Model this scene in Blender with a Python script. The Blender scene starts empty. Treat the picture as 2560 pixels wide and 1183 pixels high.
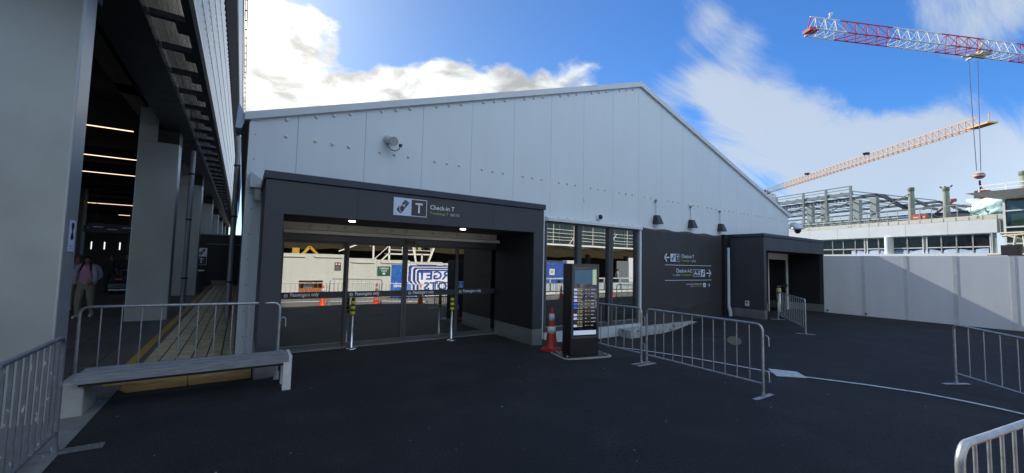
import bpy, bmesh, math, random
from mathutils import Vector, Matrix
R = math.radians
random.seed(7)
S = bpy.context.scene
COL = S.collection

# ---------------------------------------------------------------- camera
cam_d = bpy.data.cameras.new('camera')
cam = bpy.data.objects.new('camera', cam_d); COL.objects.link(cam); S.camera = cam
cam_d.sensor_width = 36; cam_d.lens = 14.105; cam_d.clip_start = 0.05; cam_d.clip_end = 3000
_X = Vector((0.829, -0.558, 0.023)); _Y = Vector((-0.054, -0.039, 0.998)); _Z = Vector((-0.556, -0.829, -0.062))
_X.normalize(); _Z = (_X.cross(_Y)).normalized(); _Y = _Z.cross(_X).normalized()
m = Matrix((_X, _Y, _Z)).transposed().to_4x4(); m.translation = Vector((0, 0, 1.8))
cam.matrix_world = m

# ---------------------------------------------------------------- exposure
S.view_settings.view_transform = 'Standard'; S.view_settings.look = 'None'
S.view_settings.exposure = 1.2; S.view_settings.gamma = 1.0

# ---------------------------------------------------------------- sun
ELEV, AZ = R(34), R(6)                       # sun beyond the marquee, a touch to the left
sdir = Vector((-math.sin(AZ)*math.cos(ELEV), math.cos(AZ)*math.cos(ELEV), math.sin(ELEV)))
ld = bpy.data.lights.new('sun', 'SUN'); ld.energy = 3.0; ld.angle = R(0.53); ld.color = (1, .94, .84)
lo = bpy.data.objects.new('sun', ld); COL.objects.link(lo)
lo.rotation_euler = sdir.to_track_quat('Z', 'Y').to_euler(); lo.location = (0, 30, 40)

# ---------------------------------------------------------------- sky with clouds
W = bpy.data.worlds.new('World'); S.world = W; W.use_nodes = True
nt = W.node_tree; N = nt.nodes; L = nt.links; N.clear()
def nd(t, **k):
    n = N.new(t)
    for a, b in k.items(): setattr(n, a, b)
    return n
def mth(op, a, b=None, c=None, clamp=False):
    n = nd('ShaderNodeMath', operation=op); n.use_clamp = clamp
    for i, v in enumerate((a, b, c)):
        if v is None: continue
        if isinstance(v, (int, float)): n.inputs[i].default_value = v
        else: L.new(v, n.inputs[i])
    return n.outputs[0]
def vm(op, a, b=None):
    n = nd('ShaderNodeVectorMath', operation=op)
    for i, v in enumerate((a, b)):
        if v is None: continue
        if isinstance(v, (tuple, list, Vector)): n.inputs[i].default_value = v
        else: L.new(v, n.inputs[i])
    return n
def sstep(v, lo_, hi_):
    n = nd('ShaderNodeMapRange', interpolation_type='SMOOTHSTEP')
    L.new(v, n.inputs[0]); n.inputs[1].default_value = lo_; n.inputs[2].default_value = hi_
    return n.outputs[0]
sky = nd('ShaderNodeTexSky', sky_type='NISHITA'); sky.sun_disc = False
sky.sun_elevation = ELEV; sky.sun_rotation = -AZ
sky.air_density = 1.0; sky.dust_density = 0.6; sky.ozone_density = 2.5; sky.altitude = 0
tc = nd('ShaderNodeTexCoord')
D = vm('NORMALIZE', tc.outputs['Generated']).outputs[0]
sep = nd('ShaderNodeSeparateXYZ'); L.new(D, sep.inputs[0])
zz = mth('ADD', mth('MAXIMUM', sep.outputs[2], 0.0), 0.16)
comb = nd('ShaderNodeCombineXYZ')
L.new(mth('DIVIDE', sep.outputs[0], zz), comb.inputs[0]); L.new(mth('DIVIDE', sep.outputs[1], zz), comb.inputs[1])
def noise(vec, scale, detail, rough, dist=0.0):
    n = nd('ShaderNodeTexNoise'); n.inputs['Scale'].default_value = scale; n.inputs['Detail'].default_value = detail
    n.inputs['Roughness'].default_value = rough; n.inputs['Distortion'].default_value = dist
    L.new(vec, n.inputs['Vector']); return n.outputs['Fac']
P = comb.outputs[0]
puff = noise(P, 4.2, 10, .56, .35)
mp = nd('ShaderNodeMapping'); L.new(P, mp.inputs[0]); mp.inputs['Rotation'].default_value = (0, 0, R(-38)); mp.inputs['Scale'].default_value = (.45, 1.9, 1)
wisp = noise(mp.outputs[0], 2.3, 10, .66, .7)
def blobs(lst):
    acc = None
    for (c, r, w) in lst:
        c = Vector(c).normalized()
        d = vm('DOT_PRODUCT', D, c).outputs['Value']
        s = mth('MULTIPLY', sstep(d, math.cos(R(r)), 1.0), w)
        acc = s if acc is None else mth('ADD', acc, s)
    return acc
cum = blobs([((.0, .938, .33), 8, .60), ((-.06, .93, .40), 8, .45), ((.035, .905, .43), 5, .42), ((.09, .942, .30), 7, .34),
             ((.2, .93, .29), 11, .60), ((.32, .88, .33), 10, .58), ((.43, .82, .36), 9, .58), ((.52, .76, .37), 7, .45), ((.62, .67, .39), 7, .5), ((.005, .86, .51), 7, .40),
             ((.11, .885, .452), 4, .34), ((-.3, .9, .3), 20, .5)])
cir = blobs([((.735, .452, .50), 5, .22), ((.785, .43, .44), 6, .24), ((.83, .40, .38), 7, .28), ((.87, .38, .30), 8, .30), ((.80, .53, .29), 10, .34),
             ((.92, .32, .20), 10, .42), ((.955, .22, .12), 11, .55), ((.975, .10, .10), 12, .5), ((.905, .08, .425), 7, .42), ((.935, .13, .33), 5, .12),
             ((.96, .19, .205), 6, .22), ((.72, .62, .33), 9, .2)])
fill_clouds = blobs([((-.1, -.86, .50), 62, 1.1), ((-.85, -.2, .5), 40, .6), ((.5, -.7, .5), 45, .5)])  # unseen clouds behind the camera, added to brighten the shaded facade
a1 = sstep(mth('ADD', puff, mth('ADD', cum, fill_clouds)), .80, 1.0)
a2 = mth('MULTIPLY', sstep(mth('ADD', wisp, cir), .67, 1.08), .80)
alpha = mth('MAXIMUM', a1, a2, clamp=True)
near = vm('DOT_PRODUCT', D, tuple(sdir)).outputs['Value']
glow = mth('POWER', mth('MAXIMUM', near, 0.0), 10.0)
glow2 = mth('POWER', mth('MAXIMUM', near, 0.0), 3.0)
shade = noise(P, 6.0, 6, .6)
mp2 = nd('ShaderNodeMapping'); L.new(P, mp2.inputs[0]); mp2.inputs['Location'].default_value = (.05, .12, 0)
shade2 = noise(mp2.outputs[0], 4.6, 9, .58, .35)
far = mth('MULTIPLY', mth('MAXIMUM', mth('MULTIPLY', near, -1.0), -.15), 7.5)  # extra brightness for the added clouds opposite the sun
_s3 = nd('ShaderNodeMapRange', interpolation_type='SMOOTHSTEP'); L.new(shade2, _s3.inputs[0]); _s3.inputs[1].default_value = .36; _s3.inputs[2].default_value = .62; _s3.inputs[3].default_value = .58; _s3.inputs[4].default_value = 1.22; sh3 = _s3.outputs[0]
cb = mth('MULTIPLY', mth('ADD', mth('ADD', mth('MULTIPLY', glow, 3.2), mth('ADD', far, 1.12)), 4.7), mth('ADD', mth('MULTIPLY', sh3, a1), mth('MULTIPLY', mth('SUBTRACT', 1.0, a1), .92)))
ccol = nd('ShaderNodeMix', data_type='RGBA'); L.new(glow2, ccol.inputs[0])
ccol.inputs[6].default_value = (.80, .90, 1, 1); ccol.inputs[7].default_value = (1, .985, .94, 1)
cool = nd('ShaderNodeMix', data_type='RGBA'); L.new(mth('MULTIPLY', near, -1.6, clamp=True), cool.inputs[0]); L.new(ccol.outputs[2], cool.inputs[6]); cool.inputs[7].default_value = (.58, .84, 1.22, 1)  # the added unseen clouds tinted blue to cool the shaded walls
cl = vm('SCALE', cool.outputs[2]); L.new(cb, cl.inputs['Scale'])
tint = nd('ShaderNodeMix', data_type='RGBA', blend_type='MULTIPLY'); tint.inputs[0].default_value = 1
haze_ = nd('ShaderNodeMix', data_type='RGBA'); L.new(glow2, haze_.inputs[0]); haze_.inputs[6].default_value = (.34, .70, 1.14, 1); haze_.inputs[7].default_value = (.40, .49, .60, 1)
L.new(sky.outputs[0], tint.inputs[6]); L.new(haze_.outputs[2], tint.inputs[7])
mixc = nd('ShaderNodeMix', data_type='RGBA'); L.new(alpha, mixc.inputs[0]); L.new(tint.outputs[2], mixc.inputs[6]); L.new(cl.outputs[0], mixc.inputs[7])
bg = nd('ShaderNodeBackground'); bg.inputs[1].default_value = .08; L.new(mixc.outputs[2], bg.inputs[0])
wo = nd('ShaderNodeOutputWorld'); L.new(bg.outputs[0], wo.inputs[0])

# ---------------------------------------------------------------- materials
MATS = {}
def mat(name, col, rough=.6, metal=0., var=.12, vscale=3., bump=0., bscale=60., spec=.5, emis=None, estr=0., stretch=None, blotch=None):
    if name in MATS: return MATS[name]
    M = bpy.data.materials.new(name); M.use_nodes = True; t = M.node_tree; b = t.nodes['Principled BSDF']
    b.inputs['Roughness'].default_value = rough; b.inputs['Metallic'].default_value = metal; b.inputs['Specular IOR Level'].default_value = spec
    tcn = t.nodes.new('ShaderNodeTexCoord'); vec = tcn.outputs['Object']
    if stretch:
        mpn = t.nodes.new('ShaderNodeMapping'); mpn.inputs['Scale'].default_value = stretch; t.links.new(vec, mpn.inputs[0]); vec = mpn.outputs[0]
    nz = t.nodes.new('ShaderNodeTexNoise'); nz.inputs['Scale'].default_value = vscale; nz.inputs['Detail'].default_value = 6; nz.inputs['Roughness'].default_value = .65
    t.links.new(vec, nz.inputs['Vector'])
    mr = t.nodes.new('ShaderNodeMapRange'); mr.inputs[1].default_value = .3; mr.inputs[2].default_value = .7
    mr.inputs[3].default_value = 1 - var; mr.inputs[4].default_value = 1 + var; t.links.new(nz.outputs['Fac'], mr.inputs[0])
    mx = t.nodes.new('ShaderNodeVectorMath'); mx.operation = 'SCALE'; mx.inputs[0].default_value = col[:3]; t.links.new(mr.outputs[0], mx.inputs['Scale'])
    out = mx.outputs[0]
    if blotch:   # (colour, scale, lo, hi): paint splashes, stains and patches of their own shape
        bc, bs, bl, bh = blotch
        n2 = t.nodes.new('ShaderNodeTexNoise'); n2.inputs['Scale'].default_value = bs; n2.inputs['Detail'].default_value = 5; t.links.new(vec, n2.inputs['Vector'])
        r2 = t.nodes.new('ShaderNodeMapRange'); r2.inputs[1].default_value = bl; r2.inputs[2].default_value = bh; t.links.new(n2.outputs['Fac'], r2.inputs[0])
        m2 = t.nodes.new('ShaderNodeMix'); m2.data_type = 'RGBA'; t.links.new(r2.outputs[0], m2.inputs[0]); t.links.new(out, m2.inputs[6]); m2.inputs[7].default_value = (*bc, 1)
        out = m2.outputs[2]
    t.links.new(out, b.inputs['Base Color'])
    rr = t.nodes.new('ShaderNodeMapRange'); rr.inputs[1].default_value = .3; rr.inputs[2].default_value = .7
    rr.inputs[3].default_value = max(0, rough - .08); rr.inputs[4].default_value = min(1, rough + .08); t.links.new(nz.outputs['Fac'], rr.inputs[0]); t.links.new(rr.outputs[0], b.inputs['Roughness'])
    if bump:
        n3 = t.nodes.new('ShaderNodeTexNoise'); n3.inputs['Scale'].default_value = bscale; n3.inputs['Detail'].default_value = 4; t.links.new(vec, n3.inputs['Vector'])
        bp = t.nodes.new('ShaderNodeBump'); bp.inputs['Strength'].default_value = bump; bp.inputs['Distance'].default_value = .01
        t.links.new(n3.outputs['Fac'], bp.inputs['Height']); t.links.new(bp.outputs[0], b.inputs['Normal'])
    if emis: b.inputs['Emission Color'].default_value = (*emis, 1); b.inputs['Emission Strength'].default_value = estr
    MATS[name] = M; return M
def glass(name, refl, tint_, rcol=(.95, .95, .92)):
    M = bpy.data.materials.new(name); M.use_nodes = True; t = M.node_tree; t.nodes.clear()
    o = t.nodes.new('ShaderNodeOutputMaterial'); mx = t.nodes.new('ShaderNodeMixShader'); g = t.nodes.new('ShaderNodeBsdfGlossy'); tr = t.nodes.new('ShaderNodeBsdfTransparent')
    g.inputs['Roughness'].default_value = 0.004; g.inputs['Color'].default_value = (*rcol, 1); tr.inputs['Color'].default_value = (*tint_, 1)
    nz = t.nodes.new('ShaderNodeTexNoise'); nz.inputs['Scale'].default_value = .9; tcn = t.nodes.new('ShaderNodeTexCoord'); t.links.new(tcn.outputs['Object'], nz.inputs['Vector'])
    bp = t.nodes.new('ShaderNodeBump'); bp.inputs['Strength'].default_value = .05; bp.inputs['Distance'].default_value = .012; t.links.new(nz.outputs['Fac'], bp.inputs['Height']); t.links.new(bp.outputs[0], g.inputs['Normal'])
    mx.inputs[0].default_value = refl; t.links.new(tr.outputs[0], mx.inputs[1]); t.links.new(g.outputs[0], mx.inputs[2]); t.links.new(mx.outputs[0], o.inputs[0])
    MATS[name] = M; return M

tentw = mat('painted_panel', (.70, .77, .83), .38, var=.03, vscale=.8, stretch=(2, 1, .5), bump=.02, bscale=8)
trimw = mat('white_trim', (.66, .71, .76), .4, var=.05)
cream = mat('cream_trim', (.86, .83, .74), .45, var=.06)
studm = mat('bolt_cap_plastic', (.76, .75, .70), .45, var=.05)
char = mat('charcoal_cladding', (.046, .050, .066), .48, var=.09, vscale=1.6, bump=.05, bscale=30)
charc = mat('charcoal_flashing', (.035, .045, .075), .4, var=.08)
soff = mat('dark_soffit', (.05, .045, .038), .6)
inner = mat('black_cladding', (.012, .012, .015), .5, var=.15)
alu = mat('brushed_metal', (.36, .37, .38), .38, .75, var=.1, vscale=6)
dframe = mat('dark_anodised_frame', (.085, .09, .10), .4, .2)
galv = mat('galvanised_tube', (.44, .47, .50), .42, .7, var=.22, vscale=18)
galvp = mat('paint_splashed_tube', (.22, .24, .27), .5, .6, var=.15, vscale=30, stretch=(1, 1, .4), blotch=((.60, .61, .60), 30, .65, .68))
asph = mat('asphalt', (.0135, .0145, .0185), .8, var=.3, vscale=1.3, bump=.6, bscale=150, spec=.35, blotch=((.022, .023, .027), 1.1, .50, .72))
_t = asph.node_tree; _p = _t.nodes['Principled BSDF']; _src = _p.inputs['Base Color'].links[0].from_socket; _co = _t.nodes.new('ShaderNodeTexCoord')
_n = _t.nodes.new('ShaderNodeTexNoise'); _n.inputs['Scale'].default_value = 34; _n.inputs['Detail'].default_value = 7; _n.inputs['Roughness'].default_value = .75; _t.links.new(_co.outputs['Object'], _n.inputs[0])
_r = _t.nodes.new('ShaderNodeMapRange'); _r.inputs[1].default_value = .35; _r.inputs[2].default_value = .68; _r.inputs[3].default_value = .22; _r.inputs[4].default_value = 2.0; _t.links.new(_n.outputs['Fac'], _r.inputs[0])
_v = _t.nodes.new('ShaderNodeVectorMath'); _v.operation = 'SCALE'; _t.links.new(_src, _v.inputs[0]); _t.links.new(_r.outputs[0], _v.inputs['Scale'])
_w = _t.nodes.new('ShaderNodeTexVoronoi'); _w.inputs['Scale'].default_value = 1.5; _t.links.new(_co.outputs['Object'], _w.inputs[0])
_q = _t.nodes.new('ShaderNodeMapRange'); _q.inputs[1].default_value = .026; _q.inputs[2].default_value = .016; _t.links.new(_w.outputs['Distance'], _q.inputs[0])
_m = _t.nodes.new('ShaderNodeMix'); _m.data_type = 'RGBA'; _t.links.new(_q.outputs[0], _m.inputs[0]); _t.links.new(_v.outputs[0], _m.inputs[6]); _m.inputs[7].default_value = (.16, .165, .17, 1)
_t.links.new(_m.outputs[2], _p.inputs['Base Color'])
whitep = mat('white_paint', (.66, .66, .64), .5, var=.15, vscale=14)
linep = mat('worn_line_paint', (.50, .55, .60), .6, var=.2, vscale=10, blotch=((.06, .06, .065), 26, .6, .7))
black = mat('black_powder_coat', (.014, .014, .017), .35)
lining = mat('panel_lining', (.25, .28, .31), .7)
rubber = mat('black_rubber', (.018, .018, .018), .7)
yel = mat('yellow_sleeve', (.62, .55, .03), .45)
orng = mat('cone_orange', (.34, .03, .018), .5, var=.2, vscale=9)
orng2 = mat('cone_orange_clean', (.75, .09, .02), .5, var=.15)
refw = mat('reflective_collar', (.62, .63, .63), .4, var=.25, vscale=20)
timb = mat('weathered_timber', (.20, .215, .24), .7, var=.38, vscale=5, stretch=(1, 14, 14), bump=.25, bscale=20)
pine = mat('raw_pine', (.33, .22, .095), .65, var=.4, vscale=4, stretch=(1, 9, 9), blotch=((.10, .05, .02), 2.4, .66, .72))
wtimb = mat('white_painted_timber', (.58, .60, .60), .55, var=.14, vscale=9)
conc = mat('concrete', (.33, .335, .33), .8, var=.18, vscale=4, bump=.2, bscale=40)
colm = mat('column_cladding', (.42, .44, .44), .36, .4, var=.07, vscale=1.2, bump=.1, bscale=140)
dark = mat('dark_steel', (.022, .022, .026), .5, .2)
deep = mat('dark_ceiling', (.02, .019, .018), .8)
signw = mat('sign_white', (.78, .80, .86), .45, var=.02)
signg = mat('sign_green', (.38, .50, .06), .5, var=.03)
signb = mat('sign_charcoal', (.048, .05, .064), .5, var=.04)
blue = mat('sign_blue', (.02, .13, .55), .4)
navy = mat('banner_navy', (.015, .02, .07), .5)
royal = mat('banner_royal', (.02, .07, .36), .5, var=.15, vscale=2)
hoardw = mat('hoarding_paint', (.70, .73, .78), .45, var=.06, vscale=1.5, stretch=(1, 1, .15))
hoardc = mat('cream_hoarding_paint', (.54, .55, .51), .5, var=.05, vscale=2, blotch=((.82, .82, .78), 5, .70, .72), stretch=(3, 1, .25))
glassd = glass('door_glass', .50, (.42, .42, .40))
glassw = glass('window_glass', .46, (.34, .34, .33))

# ---------------------------------------------------------------- mesh builder
class MB:
    def __init__(s): s.v = []; s.f = []; s.m = []; s.sm = []
    def add(s, vs, fs, mi=0, smooth=False):
        o = len(s.v); s.v += [tuple(v) for v in vs]; s.f += [tuple(i + o for i in f) for f in fs]; s.m += [mi]*len(fs); s.sm += [smooth]*len(fs); return s
    def box(s, x0, x1, y0, y1, z0, z1, mi=0, M=None):
        vs = [(x, y, z) for z in (z0, z1) for y in (y0, y1) for x in (x0, x1)]
        if M: vs = [M @ Vector(v) for v in vs]
        return s.add(vs, [(0, 2, 3, 1), (4, 5, 7, 6), (0, 1, 5, 4), (2, 6, 7, 3), (0, 4, 6, 2), (1, 3, 7, 5)], mi)
    def bar(s, a, b, w, h, mi=0, up=(0, 0, 1)):
        a = Vector(a); b = Vector(b); d = (b - a).normalized(); up = Vector(up)
        x = d.cross(up); x = x.normalized() if x.length > 1e-4 else Vector((1, 0, 0)); y = x.cross(d).normalized()
        vs = [p + x*sx*w/2 + y*sy*h/2 for p in (a, b) for sy in (-1, 1) for sx in (-1, 1)]
        return s.add(vs, [(0, 1, 3, 2), (4, 6, 7, 5), (0, 4, 5, 1), (2, 3, 7, 6), (0, 2, 6, 4), (1, 5, 7, 3)], mi)
    def tube(s, pts, r, seg=10, mi=0, cap=True):
        pts = [Vector(p) for p in pts]; n = len(pts); rs = r if isinstance(r, (list, tuple)) else [r]*n
        t0 = (pts[1] - pts[0]).normalized(); u = t0.orthogonal().normalized(); vs = []
        for i, p in enumerate(pts):
            t = ((pts[min(i+1, n-1)] - p).normalized() + (p - pts[max(i-1, 0)]).normalized())
            t = t.normalized() if t.length > 1e-6 else t0
            u = (u - t*u.dot(t)).normalized(); w = t.cross(u)
            vs += [p + (u*math.cos(k*2*math.pi/seg) + w*math.sin(k*2*math.pi/seg))*rs[i] for k in range(seg)]
        fs = [(i*seg + k, i*seg + (k+1) % seg, (i+1)*seg + (k+1) % seg, (i+1)*seg + k) for i in range(n-1) for k in range(seg)]
        s.add(vs, fs, mi, True)
        if cap: s.add([vs[k] for k in range(seg)], [tuple(reversed(range(seg)))], mi); s.add(vs[-seg:], [tuple(range(seg))], mi)
        return s
    def lathe(s, prof, c=(0, 0, 0), seg=20, mi=0, axis='Z', smooth=True):
        vs = []
        for (r, h) in prof:
            for k in range(seg):
                a = k*2*math.pi/seg; p = (r*math.cos(a), r*math.sin(a), h)
                if axis == 'Y': p = (p[0], -h, p[1])      # opens towards -Y
                if axis == 'X': p = (h, p[0], p[1])
                vs.append((p[0]+c[0], p[1]+c[1], p[2]+c[2]))
        n = len(prof)
        fs = [(i*seg + k, i*seg + (k+1) % seg, (i+1)*seg + (k+1) % seg, (i+1)*seg + k) for i in range(n-1) for k in range(seg)]
        s.add(vs, fs, mi, smooth)
        if prof[0][0] > 1e-4: s.add(vs[:seg], [tuple(reversed(range(seg)))], mi)
        if prof[-1][0] > 1e-4: s.add(vs[-seg:], [tuple(range(seg))], mi)
        return s
    def prism(s, poly, y0, y1, mi=0, plane='XZ', M=None):
        """poly: 2-D outline; extruded along the third axis from y0 to y1"""
        def P3(p, d):
            if plane == 'XZ': return (p[0], d, p[1])
            if plane == 'XY': return (p[0], p[1], d)
            return (d, p[0], p[1])
        n = len(poly); vs = [P3(p, y0) for p in poly] + [P3(p, y1) for p in poly]
        if M: vs = [M @ Vector(v) for v in vs]
        fs = [tuple(range(n)), tuple(reversed(range(n, 2*n)))] + [(i, i+n, (i+1) % n + n, (i+1) % n) for i in range(n)]
        return s.add(vs, fs, mi)
    def dome(s, x, y, z, r, mi=0):   # cap on a wall facing -Y
        prof = [(r, 0), (r*.97, r*.3), (r*.8, r*.62), (r*.45, r*.86), (0.0001, r*.95)]
        return s.lathe(prof, (x, y, z), 12, mi, 'Y')
    def build(s, name, mats, parent=None, world=True, bevel=0):
        if not isinstance(mats, (list, tuple)): mats = [mats]
        me = bpy.data.meshes.new(name)
        vs = s.v
        if parent is not None and world:
            inv = WM(parent).inverted(); vs = [tuple(inv @ Vector(v)) for v in vs]
        me.from_pydata(vs, [], s.f)
        for k in mats: me.materials.append(k)
        me.polygons.foreach_set('material_index', s.m); me.polygons.foreach_set('use_smooth', s.sm)
        bm = bmesh.new(); bm.from_mesh(me); bmesh.ops.recalc_face_normals(bm, faces=bm.faces); bm.to_mesh(me); bm.free()
        me.update()
        o = bpy.data.objects.new(name, me); COL.objects.link(o)
        if parent is not None: o.parent = parent
        if bevel:
            b = o.modifiers.new('bevel', 'BEVEL'); b.width = bevel; b.segments = 2; b.limit_method = 'ANGLE'
        return o
def WM(o):
    M = Matrix.LocRotScale(o.location, o.rotation_euler, o.scale)
    return WM(o.parent) @ M if o.parent else M
def tag(o, label=None, cat=None, group=None, kind=None):
    if label: o['label'] = label
    if cat: o['category'] = cat
    if group: o['group'] = group
    if kind: o['kind'] = kind
    return o
def thing(name, label, cat, loc=(0, 0, 0), rz=0., group=None):
    o = bpy.data.objects.new(name, None); COL.objects.link(o); o.location = loc; o.rotation_euler = (0, 0, rz); o.empty_display_size = .2
    return tag(o, label, cat, group)
def dup(root, loc, rz, label, group=None):
    def cp(o, par):
        c = o.copy(); COL.objects.link(c); c.parent = par
        for ch in list(o.children): cp(ch, c)
        return c
    kids = list(root.children); r = root.copy(); COL.objects.link(r); r.location = loc; r.rotation_euler = (0, 0, rz)
    r['label'] = label
    if group: r['group'] = group
    for ch in kids: cp(ch, r)
    return r
def text(s, width, height, org, mat_, parent, name='lettering', facing='-Y', bold=0., depth=.002, mirror=False):
    """lettering as a flat mesh: origin = left bottom as read, stretched to width x height"""
    cu = bpy.data.curves.new('t', 'FONT'); cu.body = s; cu.size = 1; cu.offset = bold; cu.extrude = 0; cu.resolution_u = 2
    o = bpy.data.objects.new('t', cu); COL.objects.link(o); bpy.context.view_layer.update()
    me = bpy.data.meshes.new_from_object(o.evaluated_get(bpy.context.evaluated_depsgraph_get()))
    bpy.data.objects.remove(o); bpy.data.curves.remove(cu)
    xs = [v.co.x for v in me.vertices]; ys = [v.co.y for v in me.vertices]
    x0, x1, y0, y1 = min(xs), max(xs), min(ys), max(ys)
    sx = width/(x1-x0); sy = height/(y1-y0)
    inv = WM(parent).inverted() if parent is not None else Matrix()
    for v in me.vertices:
        a = (v.co.x-x0)*sx; b = (v.co.y-y0)*sy
        if facing == '-Y': p = Vector((org[0]+a, org[1], org[2]+b))
        elif facing == '+Y': p = Vector((org[0]-a, org[1], org[2]+b))
        else: p = Vector((org[0], org[1]-a, org[2]+b))
        v.co = inv @ p
    me.materials.clear(); me.materials.append(mat_); me.name = name
    o = bpy.data.objects.new(name, me); COL.objects.link(o)
    if parent is not None: o.parent = parent
    return o

def ss(a, b, t):
    u = min(1., max(0., (t-a)/(b-a))); return u*u*(3-2*u)
def gz(x, y):       # lie of the asphalt: level at the two doors, lower between them and falling away behind the camera
    z = -.15*ss(4.5, 9, x) - .30*ss(5.8, 7.6, x)*(1-ss(11.5, 14.5, x))*ss(6, 8.4, y)
    z -= .11*ss(6.9, 7.5, y)*(1-ss(.2, .7, x))*(1-ss(7.6, 7.65, y))*ss(-1.35, -1.25, x)
    z -= .4*(1-ss(-2.5, 1.5, y)); return z

# ================================================================ GROUND
def grid(xs, ys, zf, name, mt, keep=None, dz=0.):
    b = MB(); nx, ny = len(xs), len(ys)
    vs = [(x, y, zf(x, y)+dz) for y in ys for x in xs]
    fs = [(j*nx+i, j*nx+i+1, (j+1)*nx+i+1, (j+1)*nx+i) for j in range(ny-1) for i in range(nx-1)
          if keep is None or keep((xs[i]+xs[i+1])/2, (ys[j]+ys[j+1])/2)]
    b.add(vs, fs, 0, True); o = b.build(name, mt); tag(o, kind='structure'); return o
def lin(a, b, n): return [a+(b-a)*i/n for i in range(n+1)]
gx = [-900, -300, -80, -30, -10, -4] + lin(-2, 18, 100) + [20, 22, 26, 34, 50, 80, 160, 500, 1200]
gy = [-900, -300, -90, -40, -20, -12, -8] + lin(-6, 9.2, 76) + [12, 20, 40, 80, 200, 600, 1500]
grid(gx, gy, gz, 'ground', asph)

def paver_mat(name, c1, c2, mortar, sx, sy, rot):
    M = bpy.data.materials.new(name); M.use_nodes = True; t = M.node_tree; b = t.nodes['Principled BSDF']; b.inputs['Roughness'].default_value = .6
    tcn = t.nodes.new('ShaderNodeTexCoord'); mpn = t.nodes.new('ShaderNodeMapping'); mpn.inputs['Rotation'].default_value = (0, 0, rot)
    br = t.nodes.new('ShaderNodeTexBrick'); br.inputs['Color1'].default_value = (*c1, 1); br.inputs['Color2'].default_value = (*c2, 1); br.inputs['Mortar'].default_value = (*mortar, 1)
    br.inputs['Scale'].default_value = 1; br.inputs['Brick Width'].default_value = sx; br.inputs['Row Height'].default_value = sy; br.inputs['Mortar Size'].default_value = .012; br.offset = .37
    t.links.new(tcn.outputs['Object'], mpn.inputs[0]); t.links.new(mpn.outputs[0], br.inputs[0])
    nz = t.nodes.new('ShaderNodeTexNoise'); nz.inputs['Scale'].default_value = 6; nz.inputs['Detail'].default_value = 6; t.links.new(tcn.outputs['Object'], nz.inputs[0])
    mr = t.nodes.new('ShaderNodeMapRange'); mr.inputs[1].default_value = .3; mr.inputs[2].default_value = .7; mr.inputs[3].default_value = .75; mr.inputs[4].default_value = 1.2; t.links.new(nz.outputs['Fac'], mr.inputs[0])
    sc = t.nodes.new('ShaderNodeVectorMath'); sc.operation = 'SCALE'; t.links.new(br.outputs[0], sc.inputs[0]); t.links.new(mr.outputs[0], sc.inputs['Scale']); t.links.new(sc.outputs[0], b.inputs['Base Color'])
    bp = t.nodes.new('ShaderNodeBump'); bp.inputs['Strength'].default_value = .5; bp.inputs['Distance'].default_value = .01; bp.invert = True; t.links.new(br.outputs['Fac'], bp.inputs['Height']); t.links.new(bp.outputs[0], b.inputs['Normal'])
    MATS[name] = M; return M
stone = paver_mat('pale_stone_paving', (.70, .60, .40), (.56, .48, .32), (.05, .045, .035), .9, .21, R(90))
greyp = paver_mat('grey_stone_paving', (.11, .11, .105), (.07, .072, .074), (.03, .03, .03), 1.2, .62, R(90))
conp = mat('concrete_paving', (.17, .175, .175), .75, var=.25, vscale=3, bump=.3, bscale=60, blotch=((.10, .10, .10), 1.3, .55, .65))

px = [-60, -30, -16, -8, -4, -2.6, -1.25]
grid(px, lin(-8, 6.9, 40), gz, 'footpath', conp, dz=.006)
grid(px, [6.9, 7.6, 12, 20, 30, 45, 60, 90], lambda x, y: 0, 'terminal_floor', greyp, dz=.006)
b = MB(); b.box(-1.25, -.02, 7.62, 60, -.25, .006); tag(b.build('corridor_paving', stone), kind='structure')
b = MB(); b.box(-1.46, -1.34, 7.6, 30, .007, .012); tag(b.build('yellow_floor_line', mat('yellow_line_paint', (.50, .27, .02), .6, var=.2, vscale=9)), kind='structure')
# timber edging boards along the step down to the asphalt
t_ = thing('timber_edging', 'raw knotty pine boards edging the step under the bench', 'edging', (-.55, 7.58, -.15))
b = MB(); b.box(-1.36, -.56, 7.56, 7.61, -.16, .03); b.build('board', pine, t_, bevel=.004)
b = MB(); b.box(-.55, .22, 7.565, 7.612, -.16, .024); b.build('board', pine, t_, bevel=.004)
b = MB(); b.box(-1.36, .22, 7.612, 7.66, .01, .04); b.build('cap_strip', mat('yellow_timber', (.26, .19, .06), .6), t_)
b = MB(); b.box(.24, .50, 7.52, 7.62, -.16, .07)
tag(b.build('kerb_block', conc, bevel=.01), 'short grey concrete block at the end of the timber edging', 'kerb block')

grid(lin(-1.2, 13, 30) + [16, 22, 30, 60], lin(-6.1, -1.1, 16), gz, 'road', mat('old_asphalt', (.20, .185, .16), .8, var=.25, vscale=2, bump=.4, bscale=90), dz=.006)
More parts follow.
